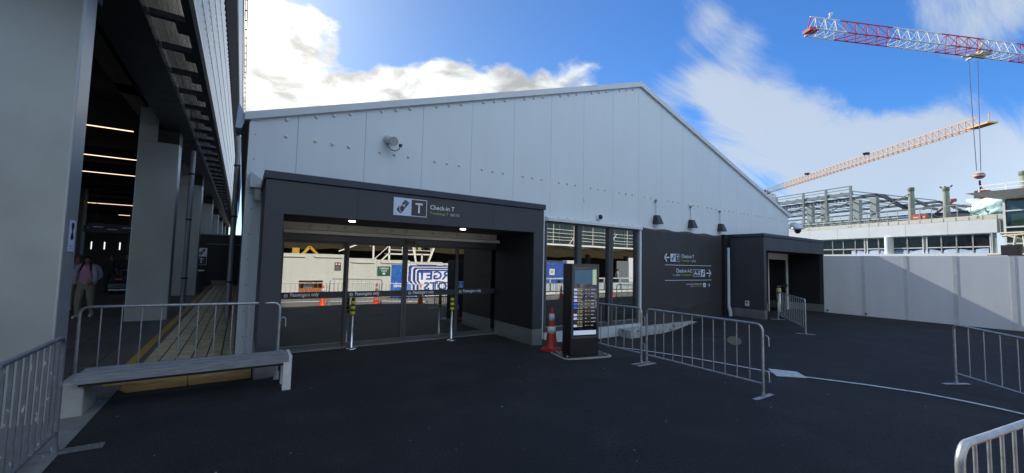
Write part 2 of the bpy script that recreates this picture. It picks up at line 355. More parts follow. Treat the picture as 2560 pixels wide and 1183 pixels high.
# painted line across the asphalt
def ribbon(pts, w, name, mt, dz=.004):
    b = MB(); vs = []; P_ = [Vector(p) for p in pts]
    Q = []
    for a, c in zip(P_, P_[1:]):
        k = max(2, int((c-a).length/.25)); Q += [a.lerp(c, i/k) for i in range(k)]
    Q.append(P_[-1])
    for i, p in enumerate(Q):
        t = (Q[min(i+1, len(Q)-1)] - Q[max(i-1, 0)]).normalized(); nrm = Vector((-t.y, t.x))
        for s_ in (-1, 1):
            q = p + nrm*w/2*s_; vs.append((q.x, q.y, gz(q.x, q.y)+dz))
    b.add(vs, [(2*i, 2*i+1, 2*i+3, 2*i+2) for i in range(len(Q)-1)], 0, True)
    return tag(b.build(name, mt), kind='structure')
ribbon([(7.15, 6.6), (7.48, 5.92), (7.83, 5.19), (8.05, 4.43), (8.23, 3.62), (8.46, 3.13), (8.87, 2.4), (9.11, 1.77), (9.17, 1.23), (9.25, .75), (9.3, .2)], .08, 'painted_line', linep, dz=.012)
b = MB(); zc = [gz(8.4, 3.4)+.016]
b.add([(8.46, 3.72, zc[0]), (8.71, 3.34, zc[0]), (8.44, 3.08, zc[0]), (8.05, 3.40, zc[0]), (8.46, 3.72, zc[0]-.05), (8.71, 3.34, zc[0]-.05), (8.44, 3.08, zc[0]-.05), (8.05, 3.40, zc[0]-.05)],
      [(0, 1, 2, 3), (4, 5, 6, 7), (0, 1, 5, 4), (1, 2, 6, 5), (2, 3, 7, 6), (3, 0, 4, 7)])
tag(b.build('access_cover', linep), 'pale rectangular access cover set in the asphalt on the painted line', 'access cover')

rg = random.Random(11); b = MB()
for i in range(80):
    x, y = rg.uniform(-.9, 9), rg.uniform(1.2, 8.0); q = rg.choice([.005, .006, .008, .011]); z = gz(x, y); a_ = rg.uniform(0, 3)
    c_, s_ = math.cos(a_)*q, math.sin(a_)*q; h = q*.7
    b.add([(x+c_*1.5, y+s_*1.5, z), (x-s_, y+c_, z), (x-c_*1.4, y-s_*1.4, z), (x+s_, y-c_, z), (x+s_*.2, y, z+h), (x-c_*.5, y-s_*.5, z+h*.9)], [(0, 1, 4), (1, 2, 5), (1, 5, 4), (2, 3, 5), (3, 4, 5), (3, 0, 4), (0, 3, 2, 1)])
tag(b.build('loose_gravel', mat('gravel_pale', (.20, .20, .20), .7)), 'tiny pale grit and chips scattered over the new asphalt', 'grit', kind='stuff')

# ================================================================ MARQUEE
F = 8.70; XC = 10.95; EZ = 4.27; SL = .3236      # facade plane, ridge x, eave height of the panels, rake
def rake(x): return EZ + SL*(x if x < XC else max(0, 2*XC+.2-x))*1.0
mq = thing('marquee', 'large white panel marquee with a low gable and rows of bolt caps', 'marquee', (11, 8.7, 0))
seams = [0.0] + [.775+1.264*i for i in range(17)] + [22.14]
def bottom(xm):
    if .62 < xm < 5.48: return 2.47
    if 6.93 < xm < 10.93: return 3.07
    return -.55
for a, c in zip(seams, seams[1:]):
    a += .003; c -= .003
    cuts = sorted([a] + [q for q in (.62, 5.48, 6.93, 10.93) if a < q < c] + [c])
    poly = []
    for p_, q_ in zip(cuts, cuts[1:]):
        h = bottom((p_+q_)/2); poly += [(p_, h), (q_, h)]
    poly.append((c, rake(c)+.05))
    if a < XC < c: poly.append((XC, rake(XC)+.05))
    poly.append((a, rake(a)+.05))
    b = MB(); b.prism(poly, F, F+.05)
    for k in range(3):
        x = a + .315*(k+1) - .003
        if a < .5: x = .58
        if x > 22 or (a < .5 and k): continue
        b.dome(x, F, 4.09, .036, 1)
        if abs(x-XC) > .1: b.dome(x, F, rake(x)-.045, .038, 1)
    b.build('wall_panel', [tentw, studm], mq)
b = MB(); b.prism([(-.01, -.5), (22.15, -.5), (22.15, EZ-.1), (XC, 7.6), (-.01, EZ-.1)][::-1], F+.055, F+.06)   # dark membrane seen through the panel joints
# cut out by building it only above the openings
b = MB()
for x0, x1, z0 in ((.0, .6, -.5), (.6, 5.5, 2.5), (5.5, 6.9, -.5), (6.9, 10.95, 3.1), (10.95, 22.1, -.5)):
    pl_ = [(x0, z0), (x1, z0), (x1, rake(x1)-.05), (x0, rake(x0)-.05)]
    b.prism(pl_, F+.054, F+.075)
b.build('wall_lining', lining, mq)
b = MB()    # rake trims
for x0, x1 in ((-.09, XC), (22.2, XC)):
    s_ = 1 if x1 > x0 else -1
    z0, z1 = EZ + SL*0 - .03, EZ + SL*(XC+.09) - .03
    b.prism([(x0, z0+.02), (x1, z1+.02), (x1, z1+.19), (x0, z0+.16)], F-.075, F+.12)
b.build('rake_trim', trimw, mq)
b = MB(); b.prism([(-.09, EZ-.03), (-.09, EZ+.10), (-.19, EZ+.30), (-.22, EZ-.17), (-.13, EZ-.17)], F-.02, F+.5); b.build('gutter_end', mat('blue_grey_gutter', (.38, .46, .60), .4), mq)
b = MB()    # roof
for x0, x1 in ((-.15, XC), (22.26, XC)):
    z0, z1 = EZ+.09, EZ+SL*(XC+.09)+.11
    b.prism([(x0, z0), (x1, z1), (x1, z1+.06), (x0, z0+.06)], F+.13, 46)
b.build('roof', trimw, mq)
b = MB(); b.box(-.03, .02, F+.055, 46, -.3, EZ-.02); b.build('side_wall', mat('side_wall_in_shade', (.05, .055, .07), .5), mq)  # white wall given a dark colour, its shade painted in
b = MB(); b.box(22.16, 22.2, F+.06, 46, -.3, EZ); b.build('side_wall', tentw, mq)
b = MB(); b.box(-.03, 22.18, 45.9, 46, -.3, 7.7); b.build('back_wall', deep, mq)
b = MB(); b.box(-.01, .12, F-.012, F+.0, -.2, EZ-.02, 0)
for k in range(9): b.dome(.09, F-.012, .35+k*.46, .012, 1)
b.build('corner_post', [tentw, alu], mq)
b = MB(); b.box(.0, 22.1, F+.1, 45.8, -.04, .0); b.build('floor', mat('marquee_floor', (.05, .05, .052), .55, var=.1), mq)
# header gutters over the doors and windows, with their bolt caps
b = MB(); b.prism([(8.50, 2.25), (8.62, 2.25), (8.70, 2.33), (8.70, 2.47), (8.655, 2.47), (8.645, 2.335), (8.50, 2.31)], .62, 5.48, plane='YZ'); b.build('door_header_ledge', cream, mq)
b = MB(); b.box(.62, 5.48, 8.655, 8.70, 2.32, 2.468, 0)
for x in (1.09, 1.41, 1.72, 2.35, 2.665, 2.98, 3.61, 3.93, 4.24, 4.86, 5.17): b.dome(x, 8.655, 2.395, .042, 1)
b.build('door_header', [cream, studm], mq)
b = MB(); b.prism([(8.56, 2.95), (8.70, 2.95), (8.70, 3.08), (8.66, 3.08), (8.56, 3.03)], 6.93, 10.94, plane='YZ')
for x in (7.4, 7.72, 8.04, 8.68, 9.0, 9.31, 9.94, 10.26, 10.57): b.lathe([(.04, 0), (.036, .03), (.0001, .05)], (x, 8.66, 3.075), 10, 1)
b.build('window_header', [trimw, studm], mq)
b = MB(); b.box(6.93, 10.98, 8.66, 8.72, -.62, -.11); b.build('plinth', mat('pale_blue_plinth', (.50, .56, .62), .5, var=.08), mq)
b = MB(); b.box(10.85, 10.93, 8.60, 8.68, -.3, 2.94); b.build('downpipe', trimw, mq)
b = MB(); b.box(10.84, 10.94, 8.585, 8.60, -.08, .22); b.build('downpipe_guard', yel, mq)

# windows
for (x0, x1) in ((6.98, 8.13), (8.29, 9.45), (9.64, 10.76)):
    w = MB(); fx0, fx1 = (6.93 if x0 < 7 else x0-.085), (10.85 if x1 > 10 else x1+.08)
    w.box(fx0, x0, 8.66, 8.76, -.10, 2.95).box(x1, fx1, 8.66, 8.76, -.10, 2.95).box(x0, x1, 8.665, 8.76, -.10, .02).box(x0, x1, 8.665, 8.76, 2.90, 2.948)
    wo_ = w.build('window', dframe, mq)
    g = MB(); g.box(x0, x1, 8.735, 8.743, .02, 2.90); g.build('pane', glassw, wo_)
# doors: two fixed side leaves and two sliding leaves
db = [(.66, 1.75, 8.78, 0), (1.83, 2.955, 8.72, 1), (3.065, 4.24, 8.72, 1), (4.345, 5.42, 8.78, 0)]
for i, (x0, x1, y, slid) in enumerate(db):
    w = MB(); e = .0 if not slid else .0
    l_, r_ = (.045, .075)
    w.box(x0-.05, x0, y-.025, y+.025, .01, 2.12).box(x1, x1+.05, y-.025, y+.025, .01, 2.12).box(x0, x1, y-.026, y+.026, .01, .09).box(x0, x1, y-.026, y+.026, 2.07, 2.118)
    d = w.build('glass_door', dframe, mq)
    if slid: d['label'] = 'sliding glass door leaf'
    else: d['label'] = 'fixed glass side panel'
    g = MB(); g.box(x0, x1, y-.004, y+.004, .09, 2.07); g.build('pane', glassd, d)
    g = MB(); g.box(x0, x1, y-.008, y-.005, .985, 1.115); g.build('banner_strip', signb, d)
    g = MB(); g.lathe([(.034, 0), (.034, .001)], (x0+.075, y-.0085, 1.05), 20, 0, 'Y'); g.prism([(x0+.06, 1.03), (x0+.072, 1.03), (x0+.092, 1.07), (x0+.075, 1.07)], y-.012, y-.0100, 1); g.prism([(x0+.075, 1.032), (x0+.092, 1.032), (x0+.092, 1.05)], y-.012, y-.0100, 1)
    g.build('emblem', [signw, signb], d)
    text('Passengers only', .50, .095, (x0+.15, y-.0095, 1.008), mat('lettering_pale', (.9, .92, .96), .5), d, bold=.028)
b = MB(); b.box(.60, 5.48, 8.64, 8.80, 2.12, 2.25); b.build('door_transom', dframe, mq)
b = MB(); b.box(.60, .615, 8.64, 8.8, 0, 2.12).box(1.795, 1.80, 8.7, 8.80, 0, 2.12).box(5.47, 5.485, 8.66, 8.8, 0, 2.12); b.build('door_jamb', dframe, mq)
b = MB(); b.prism([(x, 2.165+.038*s_) for s_ in (0,) for x in ()] or [(2.90+.045*(1-math.cos(a)), 2.17+.04*math.sin(a)) for a in lin(math.pi/2, 3*math.pi/2, 8)] + [(3.20-.045*(1-math.cos(a)), 2.17+.04*math.sin(a)) for a in lin(-math.pi/2, math.pi/2, 8)], 8.60, 8.638); b.build('door_sensor', black, mq)
b = MB(); b.box(.62, 5.46, 8.60, 8.80, -.01, .012); b.build('threshold', alu, mq)

# accessibility sticker on the door glass
t_ = thing('access_sticker', 'small blue wheelchair sticker on the right glass panel', 'sticker', (4.42, 8.77, 1.20))
b = MB(); b.box(4.355, 4.50, 8.768, 8.771, 1.14, 1.30); b.build('backing', blue, t_)
b = MB()
b.tube([(4.425+.03*math.cos(a), 8.766, 1.19+.03*math.sin(a)) for a in lin(R(120), R(400), 12)], .005, 5).lathe([(.012, 0), (.012, .002)], (4.42, 8.768, 1.268), 10, 0, 'Y')
b.tube([(4.42, 8.766, 1.255), (4.423, 8.766, 1.205), (4.447, 8.766, 1.205), (4.46, 8.766, 1.175), (4.472, 8.766, 1.18)], .006, 5)
b.box(4.36, 4.495, 8.7665, 8.768, 1.144, 1.148).box(4.36, 4.495, 8.7665, 8.768, 1.292, 1.296); b.build('symbol', signw, t_)

# black vinyl wrap on the wall between windows and porch
def wrap():
    xs = lin(10.985, 15.96, 90); zs = lin(-.5, 3.03, 44); b = MB()
    def yy(x, z):
        w = .012*math.sin(3.1*x+.6*z) + .02*math.exp(-((x-13.75-.16*(z-2.2))/.035)**2)*ss(.9, 2.9, z) + .012*math.exp(-((x-13.55+.1*(z-2))/.05)**2)*ss(1.2, 2.6, z)
        w += .014*math.exp(-((z-.35-.1*math.sin(2.2*x))/.06)**2) + .006*math.sin(11*x+2.5*z)*ss(2.3, 3.0, z)
        return 8.655 - w
    n = len(xs)
    b.add([(x, yy(x, z), z - (.02*math.sin(5*x) if z > 3 else 0)) for z in zs for x in xs], [(j*n+i, j*n+i+1, (j+1)*n+i+1, (j+1)*n+i) for j in range(len(zs)-1) for i in range(n-1)], 0, True)
    o = b.build('black_wall_wrap', mat('black_vinyl', (.036, .037, .042), .5, var=.12, vscale=1.2, bump=.06, bscale=12), mq)
    so = o.modifiers.new('thick', 'SOLIDIFY'); so.thickness = .01; so.offset = 1
wrap()
b = MB()
for i in range(24):
    x = 9.9+i*.2; b.box(x, x+.2, 8.34+random.uniform(-.012, .012), 8.64, -.6, -.20+random.uniform(-.012, .008))
b.box(9.88, 10.4, 8.16, 8.36, -.6, -.205)
tag(b.build('ramp_edge', mat('rough_concrete_edge', (.36, .39, .42), .8, var=.3, vscale=6, bump=.6, bscale=14, blotch=((.09, .09, .09), 5, .6, .66)), bevel=.01), 'rough pale concrete ramp edge at the foot of the black wall', 'ramp edge')

# ---------------------------------------------------------------- entrance canopies
def canopy(root, x0, x1, y0, zg, wl, wr, zb):
    """portal frame: fascia, two side walls, soffit, roof, flashing, kick plates"""
    y1 = F-.01
    b = MB(); b.box(x0, x1, y0, y0+.12, 2.46, 2.975)
    for x in lin(x0, x1, 4)[1:-1]: b.box(x-.003, x+.003, y0-.0015, y0, 2.465, 2.97, 1)
    b.build('fascia', [char, rubber], root)
    b = MB(); b.box(x0-.03, x1+.03, y0-.035, y0+.10, 2.985, 3.10).box(x0-.03, x0+.06, y0+.10, y1, 2.985, 3.10).box(x1-.06, x1+.03, y0+.10, y1, 2.985, 3.10); b.build('roof_flashing', charc, root, bevel=.004)
    b = MB(); b.box(x0+.06, x1-.06, y0+.10, y1, 2.96, 3.02); b.build('roof', charc, root)
    b = MB(); b.box(x0+wl, x1-wr, y0+.12, y1, 2.462, 2.50); b.build('soffit', soff, root)
    for a, c in ((x0, x0+wl), (x1-wr, x1)):
        b = MB(); b.box(a, c, y0, y1, zb+.33, 2.458 if 1 else 0); b.box(a, c, y0+.122, y1, 2.458, 2.96); b.build('side_wall', [inner if 0 else char], root)
        b = MB(); b.box(a-.006, c+.006, y0-.006, y1-.01, zb-.3, zb+.325); b.build('kick_plate', alu, root, bevel=.003)
cp = thing('entrance_canopy', 'charcoal portal canopy projecting over the sliding doors', 'canopy', (2.93, 7.1, 0))
canopy(cp, .25, 5.62, 7.1, 0, .255, .265, 0)
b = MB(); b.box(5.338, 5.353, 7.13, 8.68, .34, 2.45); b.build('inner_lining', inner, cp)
for x, y in ((1.62, 7.6), (3.85, 7.6)):
    b = MB(); b.lathe([(.055, 0), (.055, -.008), (.04, -.01)], (x, y, 2.462), 18); b.build('downlight', mat('downlight_lens', (.8, .8, .75), .4, emis=(1, .9, .78), estr=14), cp)
# rainwater head at the left end
t_ = thing('rainwater_head', 'small grey gutter outlet at the canopy left corner', 'rainwater head', (.17, 8.6, 2.85))
b = MB(); b.prism([(.05, 3.02), (.24, 3.02), (.24, 3.16), (.05, 3.30)][::-1], 8.45, 8.68); b.build('hopper', mat('hopper_white', (.5, .54, .6), .4), t_)
b = MB(); b.box(.13, .225, 8.5, 8.60, 2.80, 3.02); b.build('outlet', alu, t_)

def icon(ox, oy, oz, s, bd, bw, md=0, mw=0):
    """boarding pass held in a hand, drawn in a square of side s"""
    an = R(-38); ca, sa = math.cos(an), math.sin(an)
    def tf(pts, c): return [(ox+s*(c[0]+p[0]*ca-p[1]*sa), oz+s*(c[1]+p[0]*sa+p[1]*ca)) for p in pts]
    def rr(w, h, r):
        o = []
        for cx_, cy_, a0 in ((w/2-r, h/2-r, 0), (-w/2+r, h/2-r, 90), (-w/2+r, -h/2+r, 180), (w/2-r, -h/2+r, 270)):
            o += [(cx_+r*math.cos(R(a0+k*30)), cy_+r*math.sin(R(a0+k*30))) for k in range(4)]
        return o
    bd.prism(tf(rr(.30, .62, .03), (.58, .58)), oy-.003, oy-.001, md)
    bd.prism(tf(rr(.36, .34, .09), (.375, .32)), oy-.0045, oy-.0015, md)
    for pts in ([(-.19, .20), (-.10, .24), (-.10, .0), (-.13, .0), (-.13, .18), (-.19, .16)], [(-.13, .02), (-.10, .02), (.02, -.10), (0, -.125)], [(0, -.125), (.02, -.095), (.17, -.095), (.17, -.125)][::1]):
        bw.prism(tf(pts, (.40, .36)), oy-.008, oy-.006, mw)
    bw.prism(tf([(-.012, -.10), (.012, -.10), (.014, -.02), (.10, -.05), (.10, -.02), (.014, .04), (.012, .09), (.035, .115), (-.035, .115), (-.012, .09), (-.014, .04), (-.10, -.02), (-.10, -.05), (-.014, -.02)], (.57, .57)), oy-.008, oy-.006, mw)
    bw.prism(tf([(-.10, 0), (.10, 0), (.10, .012), (-.10, .012)], (.705, .735)), oy-.008, oy-.006, mw)

sg = thing('check_in_sign', 'white pictogram sign reading Check-in T on the canopy fascia', 'sign', (2.5, 7.09, 2.74))
b = MB(); b.box(2.20, 2.825, 7.088, 7.098, 2.585, 2.905); b.build('panel', mat('sign_pale_blue_white', (.62, .70, .92), .5, var=.01), sg)
b = MB(); b.box(2.528, 2.812, 7.085, 7.089, 2.600, 2.891); b.build('letter_field', signb, sg)
bd, bw = MB(), MB(); icon(2.205, 7.088, 2.59, .315, bd, bw); bd.build('pictogram', signb, sg); bw.build('pictogram_detail', signw, sg)
text('T', .14, .185, (2.60, 7.083, 2.652), signw, sg, 'letter', bold=.02)
text('Check-in T', .50, .088, (2.895, 7.097, 2.745), signw, sg, bold=.008)
text('Tomokanga T', .37, .062, (2.895, 7.097, 2.640), signg, sg, bold=.006)
text('值机T区', .20, .052, (3.31, 7.097, 2.650), mat('lettering_pale2', (.55, .57, .62), .5), sg, bold=.0)

# wayfinding panel on the black wrap
ws = thing('wayfinding_sign', 'white directional lettering with arrows on the black wall', 'sign', (13.6, 8.6, 1.5))
wl_ = mat('wayfinding_white', (.60, .68, .85), .5, var=.02); yy = 8.615
def arrow(x0, x1, z, h, b):
    d = 1 if x1 > x0 else -1; t = h*.085
    b.bar((x0, yy, z), (x1-d*t, yy, z), .006, t*2)
    for s_ in (-1, 1): b.bar((x1-d*h*.5, yy, z+s_*h*.5), (x1+d*t*.2, yy, z), .006, t*2)
b = MB(); arrow(12.46, 12.17, 2.07, .27, b); b.build('arrow', wl_, ws)
b = MB(); arrow(14.77, 15.07, 1.53, .27, b); b.build('arrow', wl_, ws)
b = MB(); arrow(14.83, 15.0, 1.08, .14, b); b.build('arrow', wl_, ws)
for z in (1.81, 1.27): b = MB(); b.box(12.2, 15.1, yy-.003, yy+.003, z-.009, z+.009); b.build('rule', wl_, ws)
b = MB(); b.box(12.52, 13.07, yy-.003, yy+.003, 1.93, 2.21); b.build('panel', wl_, ws)
b = MB(); b.box(12.81, 13.055, yy-.006, yy-.002, 1.945, 2.195); b.build('letter_field', signb, ws)
bd, bw = MB(), MB(); icon(12.525, yy-.003, 1.93, .28, bd, bw)
icon(14.40, yy-.003, 1.40, .27, bd, bw); bd.build('pictogram', signb, ws); bw.build('pictogram_detail', wl_, ws)
text('T', .13, .16, (12.87, yy-.008, 1.985), wl_, ws, 'letter', bold=.02)
text('Check-in T', .78, .14, (13.17, yy, 2.07), wl_, ws, bold=.012)
text('Tomokanga T', .56, .085, (13.17, yy, 1.93), signg, ws, bold=.01)
text('值机T区', .28, .075, (13.80, yy, 1.935), wl_, ws)
text('Check-in A-E', .95, .14, (12.84, yy, 1.545), wl_, ws, bold=.012)
text('Tomokanga A-E', .62, .085, (13.15, yy, 1.415), signg, ws, bold=.01)
text('A-E, 值机区', .44, .075, (12.66, yy, 1.42), wl_, ws)
b = MB(); b.box(13.87, 14.66, yy-.003, yy+.003, 1.395, 1.665); b.build('panel', wl_, ws)
b = MB(); b.box(13.885, 14.39, yy-.006, yy-.002, 1.41, 1.65); b.build('letter_field', signb, ws)
text('A-E', .40, .15, (13.94, yy-.008, 1.455), wl_, ws, 'letter', bold=.02)
text('International Departures', 1.03, .075, (13.46, yy, 1.085), wl_, ws, bold=.012)
text('国际出发', .22, .045, (13.72, yy, 1.02), wl_, ws)
text('Ngā Wehenga', .48, .05, (13.98, yy, 1.02), signg, ws, bold=.01)
b = MB(); b.box(14.54, 14.71, yy-.003, yy+.003, 1.0, 1.16); b.build('panel', wl_, ws)
bd = MB(); bd.prism([(14.58, 1.06), (14.64, 1.10), (14.67, 1.10), (14.64, 1.07), (14.64, 1.04), (14.62, 1.06)], yy-.006, yy-.002); bd.build('pictogram', signb, ws)

# ---------------------------------------------------------------- far porch
pz = -.15
po = thing('side_porch', 'small charcoal porch with a recessed door at the marquee right end', 'porch', (19.2, 7.3, pz))
canopy(po, 16.40, 22.13, 7.30, pz, .2, .12, pz)
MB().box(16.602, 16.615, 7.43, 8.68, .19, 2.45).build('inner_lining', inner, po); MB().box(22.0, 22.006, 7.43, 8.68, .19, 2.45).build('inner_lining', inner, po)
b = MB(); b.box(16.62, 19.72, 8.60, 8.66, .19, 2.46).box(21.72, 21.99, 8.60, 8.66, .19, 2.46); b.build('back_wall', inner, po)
b = MB(); b.box(16.62, 19.72, 8.58, 8.598, pz-.1, .185).box(21.72, 21.99, 8.58, 8.598, pz-.1, .185); b.build('back_kick_plate', alu, po)
d = MB().box(19.72, 21.72, 8.60, 8.66, 2.18, 2.455).box(21.60, 21.72, 8.60, 8.66, pz, 2.18).box(19.72, 19.80, 8.60, 8.66, pz, 2.18).build('door', cream, po)
MB().box(19.80, 21.60, 8.64, 8.655, pz, 2.18).build('pane', mat('dark_door_glass', (.008, .008, .01), .05, spec=.6), d)
MB().box(21.5, 21.59, 8.56, 8.60, .9, 1.05).build('handle', alu, d)
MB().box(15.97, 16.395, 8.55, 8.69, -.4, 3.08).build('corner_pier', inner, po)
MB().tube([(16.14, 8.5, 2.55), (16.14, 8.5, .2)], .055, 14).tube([(16.14, 8.5, .22), (16.14, 8.49, .18), (16.18, 8.46, -.02), (16.18, 8.46, -.17)], .066, 14).build('downpipe', mat('pale_pipe', (.50, .58, .68), .4), po)
t_ = thing('outlet_box', 'small white outlet box low on the porch black side wall', 'outlet box', (16.38, 7.92, .39))
MB().box(16.33, 16.395, 7.84, 7.98, .29, .50).build('box', mat('plastic_white', (.55, .58, .62), .4), t_, bevel=.008)
MB().box(16.322, 16.33, 7.87, 7.93, .40, .46).tube([(16.33, 7.95, .3), (16.33, 7.96, .24)], .01, 6).build('socket', black, t_)

# ================================================================ STREET OBJECTS
def barrier(label, a, c, n, H=1.03, mt=None, hooks=1, group='crowd control barriers', flat=False, tagp=False, bars=True):
    """crowd barrier from foot a to foot c (x, y)"""
    mt = mt or galv
    a = Vector((a[0], a[1], gz(*a))); c = Vector((c[0], c[1], gz(*c))); Lg = (c-a).xy.length; rz = math.atan2(c.y-a.y, c.x-a.x); dz = c.z-a.z
    t = thing('crowd_barrier', label, 'barrier', a, rz, group)
    sh = lambda x, z: (x, 0, z + dz*x/Lg)
    r = .09; pts = [sh(0, .03)] + [sh(0, H-r)] + [sh(r-r*math.cos(q), H-r+r*math.sin(q)) for q in lin(0, math.pi/2, 5)][1:] + [sh(Lg-r+r*math.sin(q), H-r+r*math.cos(q)) for q in lin(0, math.pi/2, 5)] + [sh(Lg, .03)]
    MB().tube(pts, .019, 10).tube([sh(0, .19), sh(Lg, .19)], .016, 10).build('frame', mt, t, world=False)
    for i in range(n):
        x = Lg*(i+1)/(n+1); b = MB()
        if flat: b.bar(sh(x, .19), sh(x, H-.01), .022, .012, up=(1, 0, 0))
        else: b.tube([sh(x, .19), sh(x, H-.01)], .0085, 7)
        b.build('bar', mt, t, world=False)
    for x in (0, Lg):
        b = MB()
        if flat:
            for q in (-.03, .03): b.bar((x+q, -.32, .012+dz*x/Lg), (x+q, .32, .012+dz*x/Lg), .022, .02)
        else: b.bar((x, -.24, .010+dz*x/Lg), (x, .24, .010+dz*x/Lg), .065, .008)
        b.tube([(x, 0, .01+dz*x/Lg), (x, 0, .07+dz*x/Lg)], .027, 10); b.build('foot', mt, t, world=False)
    for z in ((.83, .33) if hooks else ()):
        b = MB(); q0 = sh(Lg, z); b.tube([(q0[0]+.015, 0, q0[2]-.02), (q0[0]+.02, 0, q0[2]+.03), (q0[0]+.05, 0, q0[2]+.055), (q0[0]+.08, 0, q0[2]+.03), (q0[0]+.085, 0, q0[2]-.10)], .008, 7); b.build('hook', mt, t, world=False)
    if tagp:
        b = MB(); q0 = sh(Lg*.80, .73); b.lathe([(.0001, -.004), (.085, -.004), (.085, .004), (.0001, .004)], (0, 0, 0), 20, 0, 'Y', False)
        o = b.build('tag_plate', mat('tag_grey_green', (.24, .27, .25), .5), t, world=False); o.location = q0; o.scale = (1.25, 1, .75)
    return t
barrier('galvanised barrier behind the information screen, its far foot near the windows', (6.50, 7.2), (6.33, 4.98), 9)
barrier('galvanised barrier with an oval tag plate right of the information screen', (6.33, 4.86), (6.28, 2.83), 10, tagp=True)
barrier('long close-barred barrier running out from the side porch', (16.9, 7.05), (14.0, 5.11), 14, hooks=0)
barrier('dull barrier cut by the right edge of the photo, standing on dark asphalt', (10.42, 1.57), (9.35, -.25), 9, hooks=0)
barrier('bright barrier corner in the bottom right corner of the photo', (2.93, .44), (5.0, .12), 11, hooks=0)
barrier('galvanised barrier standing directly behind the timber bench', (-1.66, 7.3), (.53, 7.1), 10, H=1.10)
barrier('paint splashed barrier in the bottom left corner with flat double feet', (-1.30, 3.1), (-1.29, 5.30), 17, mt=galvp, hooks=0, flat=True)
for i, (p, q, lb) in enumerate([((1.15, -2.9), (3.3, -2.5), 'the leftmost'), ((3.4, -2.45), (5.5, -1.95), 'the second from left'), ((5.6, -1.9), (7.7, -1.4), 'the third from left')]):
    barrier('barrier mirrored in the glass doors, ' + lb, p, q, 11, hooks=0, group='barriers mirrored in the glass')
for i, (p, q, lb) in enumerate([((14.2, -2.2), (16.3, -1.8), 'behind the mirrored orange cone on the left'), ((16.4, -1.8), (18.5, -1.6), 'second'), ((18.8, -1.6), (20.9, -1.4), 'third'), ((21.6, -1.2), (23.7, -1.1), 'fourth and rightmost')]):
    barrier('barrier mirrored in the tall windows, ' + lb, p, q, 11, hooks=0, group='barriers mirrored in the glass')

def cone(label, x, y, mt=None, H=.92, rz=.3, group='orange traffic cones'):
    t = thing('traffic_cone', label, 'cone', (x, y, gz(x, y)), rz, group); mt = mt or orng
    MB().prism([(-.19, -.13), (-.13, -.19), (.13, -.19), (.19, -.13), (.19, .13), (.13, .19), (-.13, .19), (-.19, .13)], .0, .045, plane='XY').prism([(-.155, -.155), (.155, -.155), (.155, .155), (-.155, .155)], .045, .06, plane='XY').build('base', mt, t, world=False, bevel=.006)
    MB().lathe([(.145, .06), (.125, .09), (.118, .12), (.045, .80), (.035, .84), (.030, .84), (.028, .88), (.0001, .88)], (0, 0, 0), 24).build('cone', mt, t, world=False)
    for z0, z1 in ((.36, .50), (.62, .76)):
        r = lambda z: .118 - .073*(z-.12)/.68 + .003
        MB().lathe([(r(z0)-.003, z0), (r(z0), z0), (r(z1), z1), (r(z1)-.003, z1)], (0, 0, 0), 24).build('reflective_collar', refw, t, world=False)
    return t
cone('worn red orange cone with two white collars left of the information screen', 5.42, 6.52)
cone('orange cone mirrored in the leftmost glass door panel', 2.9, -.85, orng2, group='cones mirrored in the glass')
cone('orange cone mirrored in the left sliding door leaf', 4.87, -.12, orng2, group='cones mirrored in the glass')
cone('orange cone mirrored in the right sliding door leaf', 6.9, -.25, orng2, group='cones mirrored in the glass')
cone('orange cone mirrored in the leftmost tall window', 15.85, -.78, orng2, group='cones mirrored in the glass')
cone('orange cone mirrored in the middle tall window', 20.4, -.94, orng2, group='cones mirrored in the glass')

# information screen
kz = gz(5.6, 5.9); ki = thing('information_screen', 'tall black flight information screen standing on a round-cornered base plate', 'information screen', (5.36, 5.88, kz), R(-13))
MB().prism([(-.21, -.12), (-.15, -.2), (.78, -.2), (.86, -.12), (.86, .42), (.78, .5), (-.15, .5), (-.21, .42)], .0, .02, plane='XY').build('concrete_pad', conc, ki, world=False)
MB().prism([(-.17, -.07), (-.1, -.14), (.74, -.14), (.81, -.07), (.81, .38), (.74, .45), (-.1, .45), (-.17, .38)], .021, .035, plane='XY').build('base_plate', black, ki, world=False, bevel=.003)
for x, y in ((-.1, -.07), (.74, -.07), (-.1, .38), (.74, .38)): MB().lathe([(.016, .035), (.016, .055), (.0001, .06)], (x, y, 0), 8).build('bolt', alu, ki, world=False)
MB().box(0, .64, 0, .33, .035, 1.81).build('housing', black, ki, world=False, bevel=.006)
MB().box(.012, .05, -.012, -.0005, .36, 1.80).box(.59, .628, -.012, -.0005, .36, 1.80).box(.05, .59, -.012, -.0005, 1.74, 1.80).box(.05, .59, -.012, -.0005, .36, .40).build('bezel', mat('bezel_grey', (.085, .088, .095), .4, .3), ki, world=False)
scr = MB().box(.05, .59, -.006, -.0005, .40, 1.74).build('screen', mat('screen_glass', (.004, .005, .008), .04, spec=.9), ki, world=False)
e = lambda n_, c, s_=1: mat(n_, c, .5, emis=c, estr=s_)
sw, sy, sb, stx, sfoot = e('screen_white', (.33, .40, .55), .35), e('screen_amber', (.30, .22, .03), .25), e('screen_blue', (.02, .08, .42), .45), e('screen_text', (.30, .34, .42), .3), e('screen_footer', (.36, .42, .55), .35)
MB().box(.065, .57, -.009, -.0065, .425, .51).build('footer_band', sfoot, ki, world=False)
hd = MB().box(.075, .47, -.009, -.0065, 1.42, 1.69).build('header_picture', e('screen_header', (.05, .11, .18), .2), ki, world=False)
MB().box(.48, .57, -.009, -.0065, 1.40, 1.70).build('header_panel', e('screen_pale_green', (.32, .42, .30), .3), ki, world=False)
random.seed(3)
cols = [sw, stx, sw, sw, sb, sb, signb, sw, sw, signb, sw]
